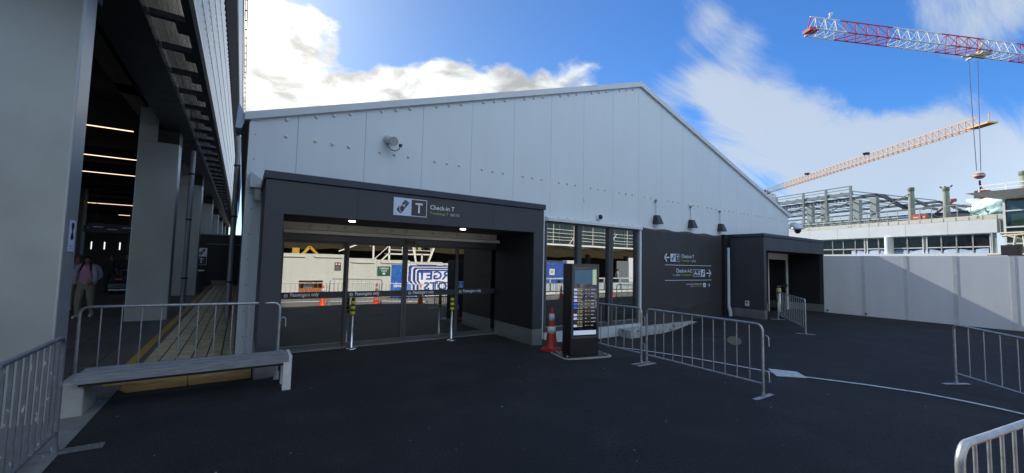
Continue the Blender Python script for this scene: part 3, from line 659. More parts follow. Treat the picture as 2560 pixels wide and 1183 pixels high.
for i in range(11):
    z = 1.28 - i*.070
    MB().box(.062, .135, -.009, -.0065, z, z+.045).build('airline_tile', cols[i], ki, world=False)
    b = MB()
    b.box(.145, .145+random.uniform(.08, .14), -.009, -.0065, z+.030, z+.042, 1)
    b.box(.145, .185, -.009, -.0065, z+.002, z+.014).box(.205, .255, -.009, -.0065, z+.002, z+.014)
    b.box(.315, .35, -.009, -.0065, z+.018, z+.030)
    if i % 3 != 2: b.box(.375, .415, -.009, -.0065, z+.018, z+.030, 1)
    b.box(.45, .45+random.uniform(.05, .12), -.009, -.0065, z+.018, z+.030)
    b.build('timetable_row', [stx, sy], ki, world=False)

# bench
be = thing('bench', 'long weathered timber bench on a concrete block and a white timber leg', 'bench', (-.4, 6.5, 0))
for i in range(4):
    y0 = 6.27+i*.114; MB().box(-1.43, .60, y0, y0+.080, .375 if i else .36, .452+(.003*(i % 2))).build('slat', timb, be, bevel=.006)
MB().box(-1.40, .58, 6.30, 6.66, .33, .36).build('gap_shade_board', rubber, be)  # dark board added under the slats as painted shade in the gaps
MB().box(.603, .645, 6.26, 6.70, .37, .456).build('end_board', wtimb, be, bevel=.005)
MB().box(.545, .645, 6.265, 6.36, .0, .372).build('leg', wtimb, be, bevel=.004)
MB().box(.545, .645, 6.60, 6.69, -.03, .372).build('leg', wtimb, be, bevel=.004)
MB().box(-1.57, -1.36, 6.35, 6.86, -.02, .372).build('concrete_leg', conc, be, bevel=.02)

def bollard(label, x, y, z, H=1.0, band=3, mt=None):
    t = thing('bollard', label, 'bollard', (x, y, z), 0, 'yellow banded sign bollards')
    MB().lathe([(.105, .0), (.105, .008), (.04, .018), (.027, .03), (.027, H-.32)], (0, 0, 0), 20).build('post', mt or mat('polished_steel', (.62, .65, .68), .22, .95, var=.05), t, world=False)
    MB().lathe([(.034, H-.34), (.034, H), (.0001, H+.002)], (0, 0, 0), 18).build('sleeve', black, t, world=False)
    for k in range(band):
        z0 = H-.325+k*.105; MB().lathe([(.036, z0), (.047, z0+.008), (.047, z0+.052), (.036, z0+.06)], (0, 0, 0), 18).build('yellow_ring', yel, t, world=False)
    return t
bollard('steel bollard with yellow rings at the left edge of the sliding doors', 1.90, 8.47, 0)
bollard('steel bollard with yellow rings at the right edge of the sliding doors', 4.03, 8.38, 0)
t_ = thing('bollard', 'wide steel bollard with a yellow cap beside the side porch door', 'bollard', (20.1, 8.35, -.15))
MB().lathe([(.09, 0), (.09, .95), (.0001, .95)], (0, 0, 0), 20).build('post', mat('brass_steel', (.50, .47, .40), .3, .8), t_, world=False)
MB().lathe([(.095, .86), (.095, 1.04), (.0001, 1.06)], (0, 0, 0), 20).build('cap', mat('pale_yellow', (.50, .48, .16), .5), t_, world=False)
MB().box(-.22, .20, -.05, .0, 1.09, 1.16).build('sign_plate', signb, t_, world=False)

# wall mounted things
for i, (x, lb) in enumerate([(11.76, 'nearest the tall windows'), (13.82, 'in the middle of the three'), (15.84, 'above the black pier')]):
    t_ = thing('wall_light', 'black wedge wall light ' + lb, 'wall light', (x, 8.69, 3.2), 0, 'wedge wall lights over the black wall')
    b = MB(); b.add([(-.09, -.14, .30), (.09, -.14, .30), (.09, 0, .30), (-.09, 0, .30), (-.15, -.24, 0), (.15, -.24, 0), (.15, 0, 0), (-.15, 0, 0)], [(0, 1, 2, 3), (4, 7, 6, 5), (0, 4, 5, 1), (1, 5, 6, 2), (2, 6, 7, 3), (3, 7, 4, 0)]); b.build('lamp_body', mat('lamp_black', (.02, .024, .034), .35), t_, world=False, bevel=.006)
    MB().box(-.12, .12, -.2, -.03, -.006, .0).build('lens', mat('lens_warm', (.5, .47, .36), .4), t_, world=False)
    MB().tube([(0, -.03, .30), (0, -.03, .78)], .010, 6).build('conduit', alu, t_, world=False)
    MB().box(-.03, .03, -.06, 0, .76, .84).build('gland', mat('gland_grey', (.2, .22, .26), .5), t_, world=False)
t_ = thing('horn_antenna', 'round pale wall unit with a black cable loop high on the marquee', 'wall unit', (2.60, 8.7, 4.32))
b = MB(); b.tube([(2.50, 8.70, 4.40), (2.56, 8.44, 4.31)], [.092, .088], 24); b.build('drum', mat('drum_grey', (.62, .64, .66), .45), t_)
MB().tube([(2.56, 8.445, 4.31), (2.565, 8.42, 4.303)], [.098, .098], 24).build('face_disc', mat('disc_grey', (.42, .43, .44), .5), t_)
MB().tube([(2.47, 8.62, 4.33), (2.47, 8.52, 4.20), (2.52, 8.46, 4.12), (2.60, 8.42, 4.10), (2.68, 8.40, 4.15), (2.70, 8.40, 4.22)], .009, 7).build('cable', black, t_)
MB().box(2.67, 2.73, 8.37, 8.43, 4.20, 4.26).build('connector', black, t_, bevel=.004)
t_ = thing('dome_camera', 'small white dome camera above the tall windows', 'camera', (9.0, 8.7, 3.22))
MB().lathe([(.10, 0), (.10, .06), (.085, .09)], (9.0, 8.70, 3.22), 20, 0, 'Y').build('housing', trimw, t_)
MB().lathe([(.075, .09), (.068, .125), (.04, .155), (.0001, .165)], (9.0, 8.70, 3.22), 18, 0, 'Y').build('dome', mat('dome_black', (.01, .012, .03), .08), t_)
tag(MB().box(8.37, 8.45, 8.68, 8.698, 3.63, 3.73).build('junction_plate', mat('plate_pale', (.7, .74, .78), .4), bevel=.004), 'tiny pale square plate on the marquee wall', 'plate')
t_ = thing('turret_camera', 'white camera with a black dome hanging off the marquee right corner', 'camera', (22.4, 8.6, 3.75))
MB().box(22.2, 22.75, 8.5, 8.66, 3.80, 4.02).build('bracket', mat('cam_white', (.6, .66, .78), .4), t_, bevel=.01)
MB().lathe([(.06, 4.0), (.12, 3.92), (.26, 3.78), (.28, 3.72), (.16, 3.70)], (22.62, 8.5, 0), 20).build('hood', MATS['cam_white'], t_)
MB().lathe([(.15, 3.70), (.14, 3.60), (.08, 3.52), (.0001, 3.49)], (22.62, 8.5, 0), 18).build('dome', MATS['dome_black'], t_)

# ================================================================ PALE HOARDING ON THE RIGHT
ho = thing('hoarding', 'long pale grey metal hoarding running out from the side porch', 'hoarding', (21.96, 3, -.15))
ys = [7.28, 5.86, 4.55, 3.21, 1.86, .62]
for a, c in zip(ys, ys[1:]):
    MB().box(21.96, 22.0, c+.012, a-.012, gz(22, a)-.03+random.uniform(-.01, .02), 2.385).build('panel', hoardw, ho)
    MB().box(21.952, 21.959, c-.05, c+.06, -.4, 2.392).build('cover_strip', mat('strip_paint', (.58, .60, .63), .4), ho)
for y in (7.2, 5.86): MB().box(21.92, 21.958, y-.08, y-.02, -.08, -.02).build('fixing', rubber, ho)

# ================================================================ TERMINAL BUILDING ON THE LEFT
tb = thing('terminal_building', 'tall dark terminal with grey columns, deep beam and metal screens on the left', 'building', (-1.6, 20, 0))
for i, (y0, y1) in enumerate([(6.28, 6.68), (14.40, 14.86), (22.4, 22.85), (30.1, 30.5), (37.6, 38.05), (45.2, 45.6), (52.8, 53.2)]):
    x0 = -3.1 if i == 0 else -2.47
    MB().box(x0, -1.6, y0, y1, -.3, 4.85).build('column', colm, tb, bevel=.02)
    MB().box(x0, -2.08, y0+.03, y1-.03, 4.85, 6.3).build('column_head', colm, tb)
    MB().box(-2.06, -1.62, y0+.03, y1+.25, 4.855, 5.2).build('beam_bracket', dark, tb)
    for k in range(2): MB().box(-1.48, -1.325, y0-.8+k*1.6, y0-.74+k*1.6, 5.26, 5.9).build('stiffener', dark, tb)
beamm = mat('beam_steel', (.035, .035, .042), .42, .3)
b = MB(); b.box(-1.95, -1.34, 3.0, 60, 5.2, 5.225).box(-1.68, -1.60, 3.0, 60, 5.225, 6.1).box(-1.95, -1.34, 3.0, 60, 6.1, 6.13); b.build('edge_beam', beamm, tb)
MB().box(-1.335, -1.318, 3.0, 60, 5.18, 5.30).build('beam_lip', mat('lip_metal', (.10, .10, .12), .3, .7), tb)
b = MB(); b.box(-2.7, -2.35, 3.0, 60, 5.75, 6.3); b.build('inner_beam', mat('inner_beam_paint', (.05, .05, .05), .6), tb)
# glossy cladding above the beam
cm = mat('glossy_cladding', (.58, .60, .60), .24, .35, var=.1, vscale=2, stretch=(1, 1, 6))
b = MB(); z = 5.30
for z0, z1 in ((5.30, 5.72), (5.735, 6.15), (6.165, 6.75), (6.765, 7.5), (7.515, 8.5)): b.box(-1.42, -1.33+.002, 3.0, 60, z0, z1)
b.build('cladding', cm, tb)
bk = lin(3.2, 60, 50)
for y in bk:
    b = MB(); b.box(-1.326, -.90, y, y+.10, 5.33, 5.42)
    b.box(-1.05, -.896, y+.10, y+.52, 5.36, 5.44)
    b.build('outrigger', dark, tb)
MB().box(-.895, -.80, 3.0, 60, 5.30, 6.12).build('outer_beam', dark, tb)
# corrugated screen, dark mesh and fin above it
def corrugated():
    b = MB(); n = 900; ys_ = lin(3.0, 60, n)
    top, bot = (-.60, 7.15), (-.77, 5.30)
    vs = []
    for i, y in enumerate(ys_):
        o = .014*math.sin(i*math.pi/2*1.0)
        vs += [(bot[0]+o, y, bot[1]), (top[0]+o, y, top[1])]
    b.add(vs, [(2*i, 2*i+1, 2*i+3, 2*i+2) for i in range(n)], 0, True)
    b.build('corrugated_screen', mat('screen_aluminium', (.74, .72, .64), .5, .0, var=.08, vscale=1.5), tb)
corrugated()
MB().box(-.79, -.735, 3.0, 60, 5.27, 5.335).build('screen_trim', mat('trim_alu', (.5, .5, .48), .4, .5), tb)
for z in (5.7, 6.05, 6.4, 6.78): MB().box(-.77+(z-5.3)*.092+.012, -.77+(z-5.3)*.092+.018, 3.0, 60, z, z+.014).build('screen_seam', dark, tb)
b = MB()
for z in lin(7.16, 9.9, 26): b.box(-.625, -.56, 3.0, 60, z, z+.065)
for y in lin(3, 60, 44): b.box(-.66, -.63, y, y+.05, 7.15, 10.0)
b.box(-.69, -.665, 3.0, 60, 7.15, 10.0)
b.build('dark_louvre', mat('louvre_dark', (.02, .019, .019), .9, spec=.1), tb)
MB().box(-.60, -.53, 3.0, 60, 10.0, 12.4).build('light_fin', mat('fin_metal', (.42, .44, .45), .35, .6), tb)
MB().box(-.56, -.50, 3.0, 60, 12.42, 12.7).build('brown_fin', mat('fin_brown', (.06, .04, .035), .5), tb)
b = MB(); b.box(-.50, -.47, 3, 60, 13.2, 13.24).box(-.41, -.38, 3, 60, 13.2, 13.24)
for y in lin(3, 60, 60): b.box(-.49, -.38, y, y+.04, 13.18, 13.22)
b.build('gantry_ladder', dark, tb)
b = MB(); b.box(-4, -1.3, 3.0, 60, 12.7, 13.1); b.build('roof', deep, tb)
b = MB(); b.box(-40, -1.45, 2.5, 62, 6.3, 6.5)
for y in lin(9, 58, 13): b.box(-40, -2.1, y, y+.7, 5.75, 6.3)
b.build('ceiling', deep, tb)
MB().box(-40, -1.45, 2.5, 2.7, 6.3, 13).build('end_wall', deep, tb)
lampm = mat('linear_lamp', (1, .8, .6), .5, emis=(1, .74, .52), estr=.8)
for (y, x0, x1, z) in ((15.2, -8, -2.72, 5.2), (19.87, -9, -2.62, 5.2), (24.1, -11, -2.62, 5.2), (39.4, -14, -2.6, 5.2), (50.2, -9.5, -7, 5.2), (52, -13, -11.6, 4.2), (31.5, -2.9, -2.6, 5.2)):
    MB().box(x0, x1, y, y+.03, z, z+.014*(1+y/30)).build('linear_light', lampm, tb)
# far interior: piers, hanging signs, bright openings
b = MB(); b.box(-40, -15.6, 60, 60.3, 0, 6.3).box(-15.6, -1.5, 60, 60.3, 4.6, 6.3).box(-15.6, -1.5, 60, 60.3, 0, 2.1).box(-15.6, -1.5, 60, 60.3, 2.9, 4.6)
for x in (-15.4, -14.2, -13.2, -12.2, -11.0, -9.9, -8.2, -7.2, -6.2, -4.2, -3.2, -2.4): b.box(x, x+random.choice([.95, 1.05, .85]), 60, 60.3, 2.1, 2.9)
b.build('far_wall', mat('far_wall_dark', (.10, .09, .07), .7), tb)
b = MB(); b.box(-40, -39.6, 2.5, 60, 0, 6.3); b.build('inner_wall', deep, tb)
for i, (x, y, w) in enumerate([(-7.6, 26, .5), (-5.4, 32, .5), (-9.6, 38, .7), (-8.0, 46, .6), (-12.6, 46, .6), (-5.4, 52, .5)]):
    MB().box(x, x+w, y, y+w, 0, 6.3).build('inner_column', mat('inner_column_paint', (.16, .15, .13), .6), tb)
for i, (x0, x1, y, z, lb) in enumerate([(-6.1, -4.3, 27, 2.75, 'nearer dark hanging sign under the terminal roof'), (-7.9, -5.9, 34, 3.0, 'farther dark hanging sign under the terminal roof')]):
    t_ = thing('hanging_sign', lb, 'sign', ((x0+x1)/2, y, z), 0)
    MB().box(x0, x1, y, y+.12, z, z+.42).build('panel', mat('sign_black', (.02, .022, .028), .4), t_)
    b = MB()
    for k in range(3): b.box(x0+.15+k*.5, x0+.15+k*.5+.34, y-.006, y-.001, z+.24-.10*(k % 2), z+.28-.10*(k % 2))
    b.build('lettering', signw, t_)
    MB().tube([(x0+.2, y+.05, z+.42), (x0+.2, y+.05, 5.8)], .015, 6).build('hanger', dark, t_)
# downpipes
for i, (x, y, z0, z1, lb) in enumerate([(-1.50, 16.7, 0, 5.2, 'grey downpipe with black straps in front of the third terminal column'), (-.25, 14.2, 0, 5.3, 'grey downpipe on the marquee side of the paved corridor')]):
    t_ = thing('downpipe', lb, 'downpipe', (x, y, 0))
    MB().tube([(x, y, z0), (x, y, z1)], .07, 16).build('pipe', mat('pipe_grey', (.26, .27, .28), .45, .3), t_)
    for z in (1.0, 2.9, 4.4): MB().lathe([(.075, z), (.085, z+.005), (.085, z+.045), (.075, z+.05)], (x, y, 0), 14).build('strap', rubber, t_)
# small posted notice on the nearest column
t_ = thing('column_notice', 'narrow white notice with black diamonds on the nearest column', 'notice', (-1.6, 6.49, 2.0))
MB().box(-1.596, -1.592, 6.40, 6.58, 1.80, 2.15).build('paper', mat('paper_white', (.62, .64, .80), .6, var=.02), t_)
b = MB()
for zc_, s_ in ((2.085, 1), (1.965, -1)):
    b.prism([(6.49+.045*math.cos(a), zc_+.04*math.sin(a)*1.0) for a in lin(0, 2*math.pi, 14)[:-1]], -1.5905, -1.5895, plane='YZ')
    b.prism([(6.455, zc_-.02*s_), (6.525, zc_-.02*s_), (6.49, zc_-.075*s_)], -1.5895, -1.5885, plane='YZ')
b.build('symbol', black, t_)
b = MB(); b.box(-1.5915, -1.5905, 6.44, 6.48, 1.855, 1.865, 0).box(-1.5915, -1.5905, 6.50, 6.53, 1.855, 1.865, 1).box(-1.5915, -1.5905, 6.43, 6.55, 1.825, 1.831, 0); b.build('fine_print', [blue, orng], t_)

# black enclosure closing the corridor, with the pictogram sign
en = thing('black_enclosure', 'black painted enclosure closing the paved corridor', 'enclosure', (-1.2, 29.6, 0))
MB().box(-2.6, -.02, 29.3, 29.5, .0, 2.95).build('wall', inner, en)
MB().box(-1.38, -.35, 29.16, 29.298, .0, .30).build('plinth', mat('plinth_grey', (.2, .2, .2), .6), en)
MB().box(-1.7, -.1, 29.27, 29.298, 2.42, 2.44).build('joint', alu, en)
MB().box(-2.5, -.02, 29.28, 29.5, 2.955, 3.02).build('top_rail', mat('blue_rail', (.15, .2, .3), .4), en)
t_ = thing('gate_sign', 'white and black pictogram sign with the letter T down the corridor', 'sign', (-1.9, 29.2, 1.7))
MB().box(-2.16, -1.68, 29.24, 29.26, 1.70, 2.18).box(-2.16, -1.68, 29.24, 29.26, 1.20, 1.699).build('panel', signw, t_)
MB().box(-2.145, -1.695, 29.23, 29.238, 1.215, 1.685).build('letter_field', signb, t_)
bd, bw = MB(), MB(); icon(-2.15, 29.239, 1.71, .46, bd, bw); bd.build('pictogram', signb, t_); bw.build('pictogram_detail', signw, t_)
text('T', .2, .28, (-2.02, 29.225, 1.31), signw, t_, 'letter', bold=.02)
t_ = thing('waste_bin', 'dark slim bin beside the third column', 'bin', (-1.72, 24.5, 0))
MB().box(-1.9, -1.5, 24.4, 24.8, 0, 1.0).build('body', dark, t_, bevel=.02); MB().box(-1.92, -1.48, 24.38, 24.82, 1.0, 1.05).build('lid', cream, t_)

# ================================================================ TERMINAL WING FAR ON THE RIGHT (x along the wing, y towards the camera)
tw = thing('terminal_wing', 'long white terminal wing with a ribbon window above the hoarding', 'building', (60.8, 6.1, 0), R(74))
wwhite = mat('wing_white', (.66, .68, .67), .45, var=.05, vscale=.5)
wframe = mat('wing_window_frame', (.55, .56, .54), .5)
wglass = mat('wing_dark_glass', (.010, .011, .012), .12, spec=.35, var=.3)
wgrey = mat('steel_primer', (.16, .19, .185), .55, .2, var=.12, vscale=2)
wdark = mat('steel_primer_dark', (.07, .085, .09), .55, .2)
for i in range(13):
    s0 = -.15+i*3.6; MB().box(s0+.012, s0+3.588, -.5, .0, 5.72, 7.05).build('fascia_panel', wwhite, tw, world=False)
MB().box(-.13, 46, -.52, -.03, 5.74, 7.0).build('fascia_backing', wgrey, tw, world=False)
MB().box(-1.2, 46, -.9, -.7, 7.0, 7.12).build('shadow_gap', wdark, tw, world=False)
b = MB(); b.box(-.3, 46, -1.3, -1.0, 7.12, 7.62)
for i in range(14): b.box(.2+i*1.0, .24+i*1.0, -1.0, -.985, 7.14, 7.55, 1)
b.build('parapet', [mat('parapet_cream', (.55, .53, .43), .6, blotch=((.2, .19, .15), 2.5, .62, .7)), wgrey], tw, world=False)
MB().box(-1.2, 46, -.95, .45, 3.22, 3.70).box(-1.2, 46, -.9, -.3, -.6, 3.35).build('wall', wwhite, tw, world=False)
bays = [(.44, 1.68), (1.68, 2.9), (2.9, 4.1), (4.1, 5.3), (5.64, 7.03), (7.03, 8.35), (9.15, 9.83), (9.83, 11.0), (11.31, 12.33), (12.33, 13.72)] + [(13.72+i*1.3, 15.02+i*1.3) for i in range(22)]
for a, c in bays:
    w = MB().box(a-.05, a+.05, -.32, -.2, 3.7, 5.72).box(c-.05, c+.05, -.32, -.2, 3.7, 5.72).box(a+.05, c-.05, -.31, -.21, 4.32, 4.42).box(a+.05, c-.05, -.31, -.21, 5.62, 5.72).build('window', wframe, tw, world=False)
    MB().box(a+.05, c-.05, -.28, -.27, 3.7, 5.62).build('pane', wglass, w, world=False)
for s0, s1 in ((5.30, 5.64), (11.0, 11.31), (0.0, .39)): MB().box(s0+.05, s1-.05, -.35, -.3, 3.7, 5.72).build('pier', mat('pier_green_grey', (.30, .32, .26), .6), tw, world=False)
MB().lathe([(.38, 3.7), (.38, 5.72)], (8.75, -.12, 0), 24).build('round_column', wwhite, tw, world=False)
MB().box(-1.3, -.16, -1.2, -.5, 5.5, 7.1).build('end_return', mat('end_return_grey', (.33, .35, .33), .6), tw, world=False)
# reflections of pale sails, drawn as a thin sheet on the ribbon windows
t_ = thing('sail_reflections', 'row of pale blue sail reflections drawn on the ribbon windows', 'shade sail', (60.8, 6.1, 0), R(74))
b = MB(); n = 60; vs = []
for i in range(n+1):
    s_ = .6+12.2*i/n; h = 3.98+.22*abs(math.sin(s_*1.35+.6))**.7*(1 if s_ < 8.2 or s_ > 9.2 else 0)
    vs += [(s_, -.262, 3.71), (s_, -.262, h), (s_, -.24, 3.71)]
b.add(vs, [(3*i, 3*i+1, 3*i+4, 3*i+3) for i in range(n)] + [(3*i+1, 3*i+2, 3*i+5, 3*i+4) for i in range(n)], 0, True)
b.build('reflection_sheet', mat('sail_blue', (.25, .32, .46), .6), t_, world=False)

# steel roof frame under construction
sf = thing('steel_frame', 'unfinished grey steel roof frame rising behind the white wing', 'steel frame', (60.8, 6.1, 0), R(74))
def LB(a, c, w=.2, h=.2, up=(0, 0, 1)):
    return MB().bar(a, c, w, h, 0, up)
for s_ in (14.40, 17.56, 20.80, 25.1, 29.4, 33.7):
    MB().bar((s_, -3, 7.7), (s_, -3, 13.05), .28, .16, up=(0, 1, 0)).build('post', wgrey, sf, world=False)
for z, h in ((13.02, .12), (12.62, .07)): MB().bar((14.3, -3.05, z), (38, -3.05, z), .12, h).build('top_rail', wgrey, sf, world=False)
MB().bar((14.3, -3.2, 12.0), (38, -3.2, 12.0), .3, .42).build('roof_beam', wgrey, sf, world=False)
MB().bar((14.3, -3.5, 11.45), (38, -3.5, 11.45), .25, .16).build('roof_beam', wdark, sf, world=False)
b = MB()
for i in range(48): b.bar((14.5+i*.48, -3.4, 11.2), (14.5+i*.48+.2, -3.4, 11.2), .5, .16)
b.build('decking_teeth', wgrey, sf, world=False)
for s_ in (13.61, 15.66, 20.0, 22.1, 26.5, 30.5):
    MB().box(s_-.36, s_+.36, -6.7, -6.0, 7.6, 11.55).build('column', mat('column_pale', (.30, .34, .32), .6, var=.12), sf, world=False)
for y in (-7.5, -14, -21):
    pts = [(38, 12.05), (13.9, 12.05), (13.0, 11.6), (11.4, 10.35), (10.8, 10.1)]; b = MB()
    for p, q in zip(pts, pts[1:]): b.bar((p[0], y, p[1]), (q[0], y, q[1]), .22, .34)
    b.build('portal_rafter', wdark, sf, world=False)
for k, s_ in enumerate(lin(14.2, 36, 14)):
    MB().bar((s_, -3.1, 12.3), (s_, -21, 12.3), .12, .12).build('purlin', mat('purlin_pale', (.34, .40, .43), .5), sf, world=False)
for s0, s1 in ((14.5, 20.6), (20.9, 27.5), (28, 34)):
    MB().bar((s0, -5, 11.7), (s1, -5, 9.3), .10, .10).build('brace', wdark, sf, world=False); MB().bar((s0, -9, 9.4), (s1, -9, 11.5), .10, .10).build('brace', wdark, sf, world=False)
pts = [(15.9, 12.2), (13.9, 12.1), (13.0, 11.7), (12.2, 10.9), (11.2, 10.1), (10.4, 9.8)]
b = MB()
for p, q in zip(pts, pts[1:]): b.bar((p[0], -7.5, p[1]), (q[0], -7.5, q[1]), .3, .36)
for i in range(10): b.box(13.0-i*.26, 13.12-i*.26, -7.7, -6.6, 11.85-i*.24, 12.02-i*.24)
b.build('curved_beam', wdark, sf, world=False)
for z in (9.4, 10.2, 8.75): MB().bar((10.5, -12, z), (38, -12, z), .3, .22).build('far_beam', wdark, sf, world=False)
b = MB()
for i in range(9): b.box(10+i*3.1, 11.6+i*3.1, -16, -15.8, 7.6, 9.1)
b.build('site_wall', mat('site_wall_red', (.16, .10, .09), .7), sf, world=False)
MB().box(10, 38, -13, -12.6, 9.1, 9.28).build('floor_edge', mat('floor_edge_pale', (.42, .48, .52), .6), sf, world=False)
pts = [(10.4, 9.9), (9.2, 10.2), (7.2, 9.95), (5.0, 9.35), (3.4, 9.2)]
b = MB()
for p, q in zip(pts, pts[1:]): b.bar((p[0], -10, p[1]), (q[0], -10, q[1]), .3, .3)
b.box(3.2, 10.4, -11, -10.4, 8.4, 9.25); b.build('low_roof', wdark, sf, world=False)
# deck edge truss
b = MB(); b.box(8.7, 42, -2.1, -1.9, 8.08, 8.22, 1); b.box(8.7, 42, -2.05, -1.95, 7.66, 7.76)
for i in range(66): b.bar((8.8+i*.5, -2, 7.7), (9.05+i*.5, -2, 8.1), .06, .10); b.bar((9.3+i*.5, -2, 7.7), (9.05+i*.5, -2, 8.1), .06, .10)
b.build('deck_edge', [wgrey, mat('deck_pale', (.5, .52, .48), .6)], sf, world=False)
rl = thing('scaffold_rail', 'thin galvanised safety rail along the roof edge', 'railing', (60.8, 6.1, 0), R(74))
MB().bar((2.3, -1.8, 8.95), (42, -1.8, 9.1), .05, .05).bar((2.3, -1.8, 8.6), (42, -1.8, 8.7), .03, .03).build('rail', mat('rail_galv', (.36, .37, .35), .5, .4), rl, world=False)
for i in range(38): MB().bar((2.4+i*1.05, -1.8, 7.6), (2.4+i*1.05, -1.8, 9.0), .05, .05, up=(0, 1, 0)).build('stanchion', MATS['rail_galv'], rl, world=False)
b = MB()
for i in range(170): b.bar((2.4+i*.23, -1.83, 8.3), (2.4+i*.23, -1.83, 8.98), .014, .014, up=(0, 1, 0))
b.build('mesh_infill', MATS['rail_galv'], rl, world=False)
# ventilation stacks
for i, (s_, y, r, z1, lb) in enumerate([(8.95, -5, .28, 12.45, 'green grey vent stack with a cable running to its top, leftmost of three'), (5.74, -5, .27, 11.95, 'green grey vent stack with brackets on its rim, middle of three'), (-.25, -5, .34, 12.6, 'green grey vent stack above the control room roof at the right edge')]):
    p = WM(tw) @ Vector((s_, y, 7.5)); t_ = thing('vent_stack', lb, 'vent stack', p, R(74), 'green grey vent stacks')
    MB().lathe([(r*1.18, 0), (r, z1-8.3)], (0, 0, 0), 24).build('duct', mat('stack_green', (.27, .29, .22), .6, var=.1), t_, world=False)
    MB().lathe([(r*1.02, z1-8.4), (r*1.14, z1-8.2), (r*1.14, z1-7.95), (r*.98, z1-7.9)], (0, 0, 0), 24).build('collar', mat('stack_collar', (.12, .13, .10), .6), t_, world=False)
    if i == 1:
        for q in (-.38, .05, .35): MB().bar((q, 0, z1-7.95), (q*1.5, 0, z1-7.75), .07, .12).build('rim_bracket', dark, t_, world=False)
    if i == 0: MB().tube([(.1, .3, z1-8.7), (4.1, .3, z1-10.9)], .05, 6).build('cable', mat('cable_brown', (.28, .15, .10), .6), t_, world=False)
# wrapped teal stack of insulation
p = WM(tw) @ Vector((1.0, -3.6, 7.6)); t_ = thing('wrapped_load', 'bulky pale teal sheet-wrapped mound under the control room roof', 'wrapped load', p, R(74))
bm = bmesh.new(); bmesh.ops.create_icosphere(bm, subdivisions=4, radius=1); rnd = random.Random(5)
for v in bm.verts:
    c = v.co; k = 1+.10*math.sin(6*c.x+2)+.08*math.sin(9*c.z+c.x*4)+.07*math.sin(17*c.x+13*c.z)+.05*math.sin(31*c.x-23*c.z+5*c.y)
    v.co = Vector((max(-1.9, min(1.9, c.x*2.4))*k, c.y*1.0*k, max(0, min(1.95, 1.0+c.z*1.3)*k)))
me = bpy.data.meshes.new('sheeting'); bm.to_mesh(me); bm.free(); me.materials.append(mat('teal_sheet', (.48, .68, .64), .5, var=.15, vscale=1.5))
for q in me.polygons: q.use_smooth = True
o = bpy.data.objects.new('sheeting', me); COL.objects.link(o); o.parent = t_
MB().bar((-1.9, .9, 2.2), (1.8, 1.0, .3), .07, .07).build('strap_pole', wgrey, t_, world=False)
for s_, c_, lb in ((6.75, (.75, .13, .03), 'orange plastic barrier block on the roof deck by the first vent stack'), (7.5, (.7, .1, .03), 'long orange barrier block lying on the roof deck')):
    p = WM(tw) @ Vector((s_, -3.0, 7.65)); t_ = thing('plastic_barrier', lb, 'plastic barrier', p, R(74))
    w = .2 if s_ < 7 else .5
    MB().prism([(-w, 0), (w, 0), (w*.8, .75), (w*.3, .85), (-w*.3, .85), (-w*.8, .75)], -.15, .15).build('block', mat('plastic_orange', (.50, .10, .04), .5), t_, world=False)
    MB().box(-w*.5, w*.5, .151, .16, .35, .5).build('reflective_band', refw, t_, world=False)
p = WM(tw) @ Vector((5.9, -6, 7.7)); t_ = thing('boom_arm', 'dark red boom arm poking above the roof deck', 'boom', p, R(74))
MB().bar((1.4, 0, .9), (-.3, 0, 2.3), .18, .22).build('boom', mat('boom_red', (.20, .015, .03), .5), t_, world=False); MB().box(-.55, -.1, -.1, .1, 2.2, 2.55).build('boom_head', MATS['boom_red'], t_, world=False)

# control room at the right edge
cr = thing('control_room', 'glazed control room under a wide flat projecting roof at the right edge', 'building', (60.8, 6.1, 0), R(74))
b = MB(); b.add([(.2, 4.2, 9.25), (-14, 4.2, 9.05), (-14, -8, 9.05), (-.6, -8, 9.25), (-.9, 3.0, 8.75), (-14, 3.0, 8.5), (-14, -7, 8.5), (-1.2, -7, 8.75)],
    [(0, 1, 2, 3), (4, 7, 6, 5), (0, 4, 5, 1), (1, 5, 6, 2), (2, 6, 7, 3), (3, 7, 4, 0)]); b.build('roof', mat('roof_soffit_grey', (.84, .83, .80), .6), cr, world=False)
b = MB(); b.bar((-.35, 3.2, 9.95), (-14, 3.2, 9.85), .07, .09).bar((-.35, 3.2, 9.6), (-14, 3.2, 9.5), .04, .04)
for s_ in (-.35, -2.1, -3.9, -5.8): b.bar((s_, 3.2, 9.2), (s_, 3.2, 9.95), .07, .07, up=(0, 1, 0))
b.build('roof_rail', wwhite, cr, world=False)
MB().box(-14, -1.05, -6, .95, 3.2, 8.75).build('glazing', mat('tower_glass', (.035, .06, .045), .08, spec=.8, var=.4, vscale=.8), cr, world=False)
b = MB()
for s_ in (-1.07, -2.9, -5.2, -7.5): b.bar((s_, 1.02, 3.2), (s_, 1.02, 8.75), .16, .12, up=(0, 1, 0))
for z in (4.55, 6.09, 7.63): b.bar((-1.1, 1.04, z), (-12, 1.04, z), .1, .12)
b.build('window_frame', wwhite, cr, world=False)
pipes = mat('cream_pipework', (.58, .52, .40), .5)
for (a, c) in (((-1.9, 4, 5.35), (-8, 4, 5.35)), ((-2.0, 4, 5.1), (-8, 4, 5.5)), ((-2.3, 4, 5.15), (-5, 4, 3.9)), ((-3.6, 4, 4.3), (-8, 4, 5.3)), ((-2.9, 4.2, 5.1), (-2.75, 4.2, 4.1)), ((-3.35, 4.2, 5.0), (-3.4, 4.2, 4.1)), ((-4.2, 4, 3.6), (-8, 4, 3.6)), ((-4.6, 4, 3.5), (-4.6, 4, 5.3)), ((-1.0, 3.9, 3.45), (-9, 3.9, 3.45))):
    MB().tube([a, c], .09, 8).build('pipe', pipes, cr, world=False)
